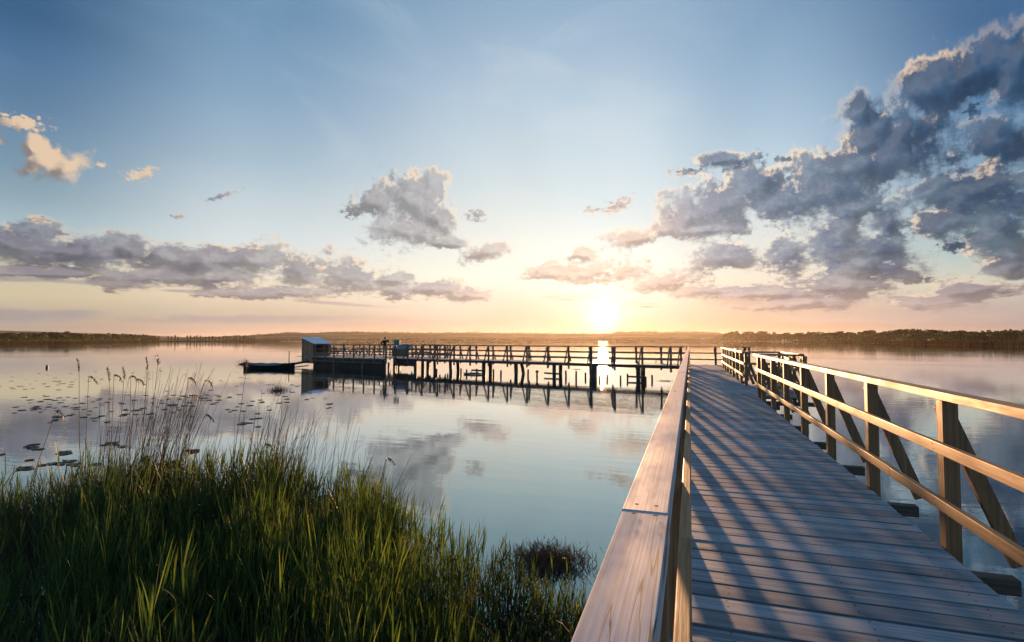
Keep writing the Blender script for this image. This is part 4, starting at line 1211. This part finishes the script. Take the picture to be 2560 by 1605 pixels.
# ------------------------------------------------------------------ reed blades
def blades(base, tip_dir, length, width, bend, rng, seg=4, face=None, taper=1.0):
    """curved leaf ribbons: base (n,3), direction (n,3), bend (n,3) is added at the tip. Returns V, F"""
    n = len(base)
    t = np.linspace(0, 1, seg + 1)
    side = np.cross(tip_dir, rng.normal(size=(n, 3))) if face is None else face
    side /= np.linalg.norm(side, axis=1)[:, None] + 1e-9
    prof = np.interp(t, [0, .25, .6, 1], [.55, 1.0, .75, .03]) if taper == 1.0 else np.interp(t, [0, 1], [1, taper])
    c = base[:, None, :] + tip_dir[:, None, :] * (length[:, None, None] * t[None, :, None]) + bend[:, None, :] * (t[None, :, None] ** 2.2)
    w = width[:, None, None] * prof[None, :, None] * .5
    L = c - side[:, None, :] * w; R = c + side[:, None, :] * w
    V = np.stack([L, R], 2).reshape(n, (seg + 1) * 2, 3)
    f = np.array([[2 * i, 2 * i + 1, 2 * i + 3, 2 * i + 2] for i in range(seg)])
    F = (np.arange(n) * (seg + 1) * 2)[:, None, None] + f[None]
    return V.reshape(-1, 3), F.reshape(-1, 4)
def far_reeds():
    rng = np.random.default_rng(31)
    px = np.concatenate([rng.uniform(-350, 700, 6500), rng.uniform(1980, 2800, 6500)])
    P = []; H = []
    for p in px:
        d = shore_d(p)
        dep = 45 if p < 900 else np.interp(p, [1980, 2100, 2300, 2800], [70, 120, 90, 80])
        q = at_d(p, d - 2 + rng.uniform(0, 1) ** 1.5 * dep, -.1); P.append(q); H.append(rng.uniform(2.0, 3.1))
    P = np.array([tuple(p) for p in P]); H = np.array(H); n = len(H)
    dirv = np.stack([rng.normal(0, .06, n), rng.normal(0, .06, n), np.ones(n)], 1)
    W = np.interp(np.linalg.norm(P[:, :2], axis=1), [200, 500, 1500], [.22, .4, 1.1]) * rng.uniform(.6, 1.4, n)
    V, F = blades(P, dirv, H, W, np.zeros((n, 3)), rng, 2, face=np.tile(np.array(RX)[None], (n, 1)) + rng.normal(0, .3, (n, 3)))
    M['old_reed'] = leaf('old_reed', [(.040, .025, .014), (.055, .033, .018), (.035, .026, .014), (.066, .044, .022)], .8, .2, .1)
    tag(mesh_obj('reed_belt', np_mesh('reed_belt', V, F, M['old_reed'])), 'brown reed belt along the left and right shores', 'reeds', None, 'stuff')
far_reeds()

M['old_stalk'] = leaf('old_stalk', [(.026, .015, .009), (.045, .026, .015), (.075, .046, .027), (.035, .02, .012)], .7, .12, .15)
BED = [(-900, 6.6), (-300, 7.0), (0, 7.0), (250, 7.3), (480, 7.6), (700, 7.2), (900, 7.0), (975, 6.6), (1040, 5.7), (1150, 5.1), (1250, 4.85), (1330, 4.7), (1410, 4.6), (1500, 4.2)]
HT = [(-900, .60), (0, .62), (110, .58), (300, .84), (400, .92), (470, .84), (540, .66), (620, .74), (690, .78), (760, .64), (840, .70), (930, .80), (985, .70), (1050, .62), (1150, .57), (1250, .50), (1340, .46), (1420, .34), (1500, .30)]
def bed_d(px): return np.interp(px, [b[0] for b in BED], [b[1] for b in BED])
def bed_h(px): return np.interp(px, [b[0] for b in HT], [b[1] for b in HT])
M['reed_leaf'] = leaf('reed_leaf', [(.016, .033, .013), (.034, .060, .020), (.024, .046, .016), (.066, .094, .024), (.086, .112, .032), (.046, .052, .021)], .5, .55, .25)
M['dry_leaf'] = leaf('dry_reed_leaf', [(.055, .034, .020), (.085, .052, .028), (.04, .026, .016), (.12, .08, .042)], .65, .3, .2)
M['dead_reed'] = leaf('dead_reed', [(.035, .022, .014), (.06, .036, .02), (.085, .05, .028), (.05, .035, .022)], .5, .15, .35)
def reed_bed():
    rng = np.random.default_rng(41)
    N = 7600
    d = np.sqrt(rng.uniform(1.5 ** 2, 7.7 ** 2, N * 3))
    px = rng.uniform(-420, 1500, N * 3)
    keep = d < bed_d(px) + rng.normal(0, .16, N * 3)
    # the deck keeps a strip clear beside it
    x = (px - 1280) / FPX * d
    wx = RX.x * x + AH.x * d; wy = RX.y * x + AH.y * d
    keep &= wx < -.50 - .12 * np.maximum(0, wy - 3)
    keep &= rng.uniform(0, 1, N * 3) < np.interp(px, [-400, 60, 260, 520], [.30, .42, .62, 1.0])  # green thinned leftwards so dark litter imitates the shaded lower left corner
    clump = np.sin(wx * 2.1 + 1.3 * np.sin(wy * 1.7)) * np.sin(wy * 2.6 + 1.1 * np.sin(wx * 1.3))
    keep &= rng.uniform(-1.25, 1, N * 3) < clump
    px, d, wx, wy = px[keep][:N], d[keep][:N], wx[keep][:N], wy[keep][:N]
    n = len(px)
    h = bed_h(px) * rng.uniform(.45, 1.20, n) * np.interp(d, [1.5, 3.0, 6.0], [.72, .85, 1.0])
    h *= 1 + .20 * np.sin(wx * 1.9 + wy) * np.sin(wy * 1.4) + .16 * np.sin(wx * 4.7 + 1.3) * np.sin(wy * 3.1 + wx)
    base = np.stack([wx, wy, np.full(n, -.03)], 1)
    lean = np.stack([rng.normal(.05, .10, n), rng.normal(.0, .10, n), np.ones(n)], 1); lean /= np.linalg.norm(lean, axis=1)[:, None]
    Vs = []; Fs = []; b = 0
    def put(V, F):
        nonlocal b
        Vs.append(V); Fs.append(F + b); b += len(V)
    # stems
    put(*blades(base, lean, h * .8, np.full(n, .006), np.zeros((n, 3)), rng, 1, taper=.5))
    # leaves up the stem, the last one standing like a spear
    for k, fr in enumerate((.22, .36, .5, .62, .74, .80)):
        sel = rng.uniform(0, 1, n) < (.75 if k < 2 else .95); m = int(sel.sum())
        az = rng.uniform(0, 2 * pi, m); out = np.interp(fr, [.2, .8], [.42, .10]) * rng.uniform(.5, 1.5, m)
        dv = lean[sel] + np.stack([np.cos(az) * out, np.sin(az) * out, np.zeros(m)], 1); dv /= np.linalg.norm(dv, axis=1)[:, None]
        L = h[sel] * rng.uniform(.30, .46, m) if k < 5 else h[sel] * rng.uniform(.24, .36, m)
        bend = np.stack([np.cos(az), np.sin(az), -np.ones(m) * .6], 1) * (L * rng.uniform(.0, .28, m) * (1 if k < 4 else .25))[:, None]
        put(*blades(base[sel] + lean[sel] * (h[sel] * fr)[:, None], dv, L, rng.uniform(.006, .0145, m), bend, rng, 4))
    green = len(np.concatenate(Fs))
    # a few leaves have gone straw-coloured and bent over
    m = 420; i = rng.integers(0, n, m); az = rng.uniform(0, 2 * pi, m)
    dv = np.stack([np.cos(az) * .7, np.sin(az) * .7, rng.uniform(.2, 1, m)], 1); dv /= np.linalg.norm(dv, axis=1)[:, None]
    L = rng.uniform(.2, .5, m)
    put(*blades(base[i] + np.stack([np.zeros(m), np.zeros(m), rng.uniform(.1, .45, m)], 1), dv, L, rng.uniform(.005, .011, m), np.stack([np.cos(az) * .05, np.sin(az) * .05, -rng.uniform(0, .25, m)], 1), rng, 4))
    V = np.concatenate(Vs); F = np.concatenate(Fs); mi = np.zeros(len(F), np.int32); mi[green:] = 1
    tag(mesh_obj('reed_bed', np_mesh('reed_bed', V, F, [M['reed_leaf'], M['dry_leaf']], mi)), 'bed of young green reeds filling the lower left beside the boardwalk', 'reeds', None, 'stuff')
    # last year's litter at the water, its dark tone also standing in for corner shade
    m = 9000; i = rng.integers(0, n, m)
    az = rng.uniform(0, 2 * pi, m)
    P = base[i] + np.stack([rng.normal(0, .07, m), rng.normal(0, .07, m), np.zeros(m)], 1)
    dv = np.stack([np.cos(az) * rng.uniform(0, .9, m), np.sin(az) * rng.uniform(0, .9, m), np.ones(m)], 1); dv /= np.linalg.norm(dv, axis=1)[:, None]
    V, F = blades(P, dv, rng.uniform(.08, .46, m), rng.uniform(.004, .010, m), np.zeros((m, 3)), rng, 2)
    # thick old tufts, waist high, where the stalks of last year stand; far-left ones mimic corner shade
    Q = []; QL = []
    for cx, cd, sx, k, hh in ((400, 6.9, 75, 1500, .98), (270, 6.6, 70, 800, .86), (110, 6.4, 110, 900, .66), (660, 6.8, 40, 500, .92), (870, 6.7, 60, 500, .80), (-60, 5.6, 160, 900, .62), (150, 4.2, 220, 900, .5), (1380, 4.3, 60, 500, .22), (1440, 3.8, 60, 500, .2)):
        for _ in range(k):
            Q.append(tuple(at_d(cx + rng.normal(0, sx), cd + rng.normal(0, .28), -.02))); QL.append(hh * rng.uniform(.35, 1.05))
    Q = np.array(Q); QL = np.array(QL); k = len(Q); az = rng.uniform(0, 2 * pi, k); o = rng.uniform(0, .34, k)
    dv = np.stack([np.cos(az) * o + .06, np.sin(az) * o, np.ones(k)], 1); dv /= np.linalg.norm(dv, axis=1)[:, None]
    V2_, F2_ = blades(Q, dv, QL, rng.uniform(.004, .009, k), np.stack([np.cos(az) * .08, np.sin(az) * .08, -rng.uniform(0, .06, k)], 1), rng, 3)
    F = np.concatenate([F, F2_ + len(V)]); V = np.concatenate([V, V2_])
    tag(mesh_obj('reed_litter', np_mesh('reed_litter', V, F, M['dead_reed'])), 'dark dead reed stubble under the green reeds', 'reeds', None, 'stuff')
reed_bed()

def dry_stalks():
    """last year's stalks, leaning east; the ones that carry a plume are things of their own"""
    rng = np.random.default_rng(51)
    # (bearing of foot, depth, count, spread, tallest tip y)
    groups = [(330, 6.7, 60, 70, 905), (390, 6.9, 80, 50, 890), (270, 6.6, 22, 60, 960), (640, 6.9, 40, 45, 960), (690, 6.9, 64, 45, 985), (780, 6.9, 26, 60, 1000), (880, 6.6, 14, 60, 1040), (480, 6.8, 14, 60, 1000), (180, 6.5, 12, 80, 1060), (600, 6.9, 8, 60, 900)]
    B = []; D = []; L = []; 
    for px, d, n, sp, ty in groups:
        for _ in range(n):
            p = px + rng.normal(0, sp * .6); dd = d + rng.normal(0, .3)
            hh = (z_of(ty, dd)) * rng.uniform(.60, 1.0)
            B.append(tuple(at_d(p, dd, -.03))); L.append(max(.5, hh))
            ln = rng.normal(.19, .11)
            D.append(tuple(RX * ln + AH * rng.normal(0, .06) + Vector((0, 0, 1))))
    # some long ones blown right over
    for px, d, tx, ty in ((130, 6.2, 330, 1085), (190, 6.3, 470, 1040), (420, 6.6, 580, 1100), (470, 6.7, 700, 1055), (120, 6.2, 250, 1100), (700, 6.8, 890, 1040), (500, 6.7, 575, 1080), (960, 6.4, 1032, 1130), (230, 6.4, 300, 1000)):
        a = at_d(px, d, .25); b = at_d(tx, d, z_of(ty, d)); v = b - a
        B.append(tuple(a)); L.append(v.length); D.append(tuple(v / v.length))
    B = np.array(B); D = np.array(D); L = np.array(L); D /= np.linalg.norm(D, axis=1)[:, None]; n = len(L)
    face = np.tile(np.array(RX)[None], (n, 1)) + rng.normal(0, .25, (n, 3))
    V, F = blades(B, D, L, rng.uniform(.0048, .0078, n), np.stack([rng.normal(.03, .06, n), rng.normal(0, .04, n), np.zeros(n)], 1), rng, 5, face=face, taper=.45)
    # dry leaves hanging on them
    m = 300; i = rng.integers(0, n, m); az = rng.normal(.2, 1.2, m)
    P = B[i] + D[i] * (L[i] * rng.uniform(.25, .85, m))[:, None]
    dv = np.stack([np.cos(az) * .5, np.sin(az) * .3, rng.uniform(.4, 1, m)], 1); dv /= np.linalg.norm(dv, axis=1)[:, None]
    V2_, F2_ = blades(P, dv, rng.uniform(.08, .25, m), rng.uniform(.003, .007, m), np.stack([np.cos(az) * .05, np.zeros(m), -rng.uniform(0, .12, m)], 1), rng, 3)
    V = np.concatenate([V, V2_]); F = np.concatenate([F, F2_ + (n * 12)])
    tag(mesh_obj('dry_reeds', np_mesh('dry_reeds', V, F, M['old_stalk'])), 'thin brown stalks of last year rising above the green reeds', 'reeds', None, 'stuff')
    plumes = [(200, 905, 228, 6.9, 'up'), (276, 928, 290, 6.8, 'up'), (314, 928, 316, 6.9, 'up'), (225, 940, 232, 6.8, 'hook'), (288, 935, 300, 6.9, 'hook'), (330, 938, 345, 6.8, 'hook'), (345, 948, 340, 6.9, 'hook'), (371, 905, 360, 6.9, 'up'), (398, 897, 372, 6.9, 'tuft'), (473, 942, 440, 6.9, 'hook'), (515, 950, 430, 6.9, 'hook'), (486, 990, 440, 6.8, 'hook'), (147, 1030, 60, 6.5, 'hook'), (518, 1035, 400, 6.7, 'hook'), (620, 905, 578, 6.8, 'tuft'), (668, 1105, 640, 6.8, 'hook'), (968, 1140, 925, 6.4, 'hook')]
    words = {'up': 'narrow upright', 'hook': 'drooping hooked', 'tuft': 'ragged tufted'}
    order = ['first', 'second', 'third', 'fourth', 'fifth', 'sixth', 'seventh', 'eighth', 'ninth', 'tenth', 'eleventh', 'twelfth', 'thirteenth', 'fourteenth', 'fifteenth', 'sixteenth', 'seventeenth']
    plumes.sort()
    for tx, ty, bx, d, kind in plumes:
        a = at_d(bx, d, -.03); tip = at_d(tx, d + rng.uniform(-.2, .2), z_of(ty, d))
        t = thing('reed', 'dry reed stalk with %s plume, %s plumed stalk from the left' % (words[kind], order[plumes.index((tx, ty, bx, d, kind))]), 'reed', a, 'plumed reeds')
        mid = (a + tip) / 2 + RX * rng.uniform(-.05, .0)
        mb = MB(); mb.tube([a, mid, tip], [.0045, .0038, .0022], 6); mb.build('stem', M['old_stalk'], t)
        vs = []; m = 60
        u = rng.uniform(0, 1, m)
        if kind == 'hook':
            c = np.array([tuple(tip + RX * (.10 * q) + Vector((0, 0, .05 * q - .13 * q * q))) for q in u])
            dv = np.stack([rng.normal(.35, .3, m), rng.normal(0, .3, m), -rng.uniform(.3, 1, m)], 1); ln = rng.uniform(.02, .06, m)
        else:
            hgt = .16 if kind == 'up' else .12
            c = np.array([tuple(tip + RX * (-.03 * q * q) + Vector((0, 0, (q - .75) * hgt))) for q in u])
            sp = .35 if kind == 'up' else .9
            dv = np.stack([rng.normal(.1, sp, m), rng.normal(0, sp, m), np.full(m, .8)], 1); ln = rng.uniform(.02, .05, m)
        dv /= np.linalg.norm(dv, axis=1)[:, None]
        Vp, Fp = blades(c, dv, ln, rng.uniform(.004, .009, m), np.zeros((m, 3)), rng, 2)
        mesh_obj('plume', np_mesh('plume', Vp, Fp, M['dead_reed']), t)
dry_stalks()

def clump(px, py, w, h, label, seed, n=160, mat='dead_reed', name='reed_clump'):
    """a tussock of dead reed afloat in open water"""
    rng = np.random.default_rng(seed); p = at_z(px, py, 0); d = p.dot(AH)
    W = w / FPX * d; Hh = h / FPX * d
    u = rng.normal(0, .42, (n, 2))
    P = np.stack([p.x + RX.x * u[:, 0] * W + AH.x * u[:, 1] * W, p.y + RX.y * u[:, 0] * W + AH.y * u[:, 1] * W, np.zeros(n) - .01], 1)
    az = rng.uniform(0, 2 * pi, n); o = rng.uniform(.2, 1.3, n)
    dv = np.stack([np.cos(az) * o, np.sin(az) * o, np.ones(n)], 1); dv /= np.linalg.norm(dv, axis=1)[:, None]
    k = np.exp(-(u ** 2).sum(1) * 1.6)
    V, F = blades(P, dv, Hh * rng.uniform(.5, 1.25, n) * (k * .8 + .25), np.full(n, max(.004, Hh * .035)) * rng.uniform(.6, 1.5, n), np.zeros((n, 3)), rng, 2)
    t = thing(name, label, 'reed clump', (p.x, p.y, 0))
    mesh_obj('blades', np_mesh('blades', V, F, M[mat]), t)
    mb = MB(); m = 14; vs = [Vector((p.x, p.y, Hh * .20))]
    for kk in range(m):
        a = 2 * pi * kk / m; r = rng.uniform(.75, 1.1)
        q = RX * (cos(a) * W * .52 * r) + AH * (sin(a) * W * .42 * r); vs.append(Vector((p.x, p.y, -.02)) + q)
    for kk in range(m):
        a = 2 * pi * kk / m; r = rng.uniform(.45, .7)
        q = RX * (cos(a) * W * .52 * r) + AH * (sin(a) * W * .42 * r); vs.append(Vector((p.x, p.y, Hh * rng.uniform(.05, .19))) + q)
    fs = [(1 + kk, 1 + (kk + 1) % m, m + 1 + (kk + 1) % m, m + 1 + kk) for kk in range(m)] + [(m + 1 + kk, m + 1 + (kk + 1) % m, 0) for kk in range(m)]
    mb.add(vs, fs, 0, True)
    mb.build('root_mat', M['dead_reed'], t)
    return t
clump(696, 977, 34, 18, 'bushy dark reed clump floating below the covered boat', 61, 220)
clump(767, 999, 12, 6, 'tiny tuft of reed floating below the hut', 62, 60)
clump(606, 911, 20, 18, 'spiky reed tuft growing at the left end of the covered boat', 63, 70)
clump(1443, 923.5, 22, 4.0, 'low mound of reed floating beyond the pier under its deck', 64, 120)
clump(1662, 952.5, 34, 5.5, 'ragged patch of dead reed floating under the pier beside the boardwalk', 65, 200)
clump(1372, 1408, 130, 46, 'brown tussock of dead reed at the foot of the boardwalk railing', 66, 1500)
clump(1359, 889.5, 9, 3.5, 'tiny dark tuft of reed on the water seen through the pier rails', 67, 60)

# ------------------------------------------------------------------ evening haze over the lake
def haze():
    mb = MB(); mb.box(-6200, 5200, -120, 5600, -2.5, 78.0)
    m = bpy.data.materials.new('haze'); m.use_nodes = True
    nt = m.node_tree; nt.nodes.remove(nt.nodes['Principled BSDF'])
    v = nt.nodes.new('ShaderNodeVolumePrincipled')
    v.inputs['Color'].default_value = (1.0, 0.88, 0.78, 1)
    v.inputs['Density'].default_value = 2.1e-5
    v.inputs['Anisotropy'].default_value = 0.62
    nt.links.new(v.outputs[0], nt.nodes['Material Output'].inputs['Volume'])
    o = mb.build('haze', m)
    o['kind'] = 'stuff'; o['label'] = 'thin warm evening haze over the whole lake'
haze()
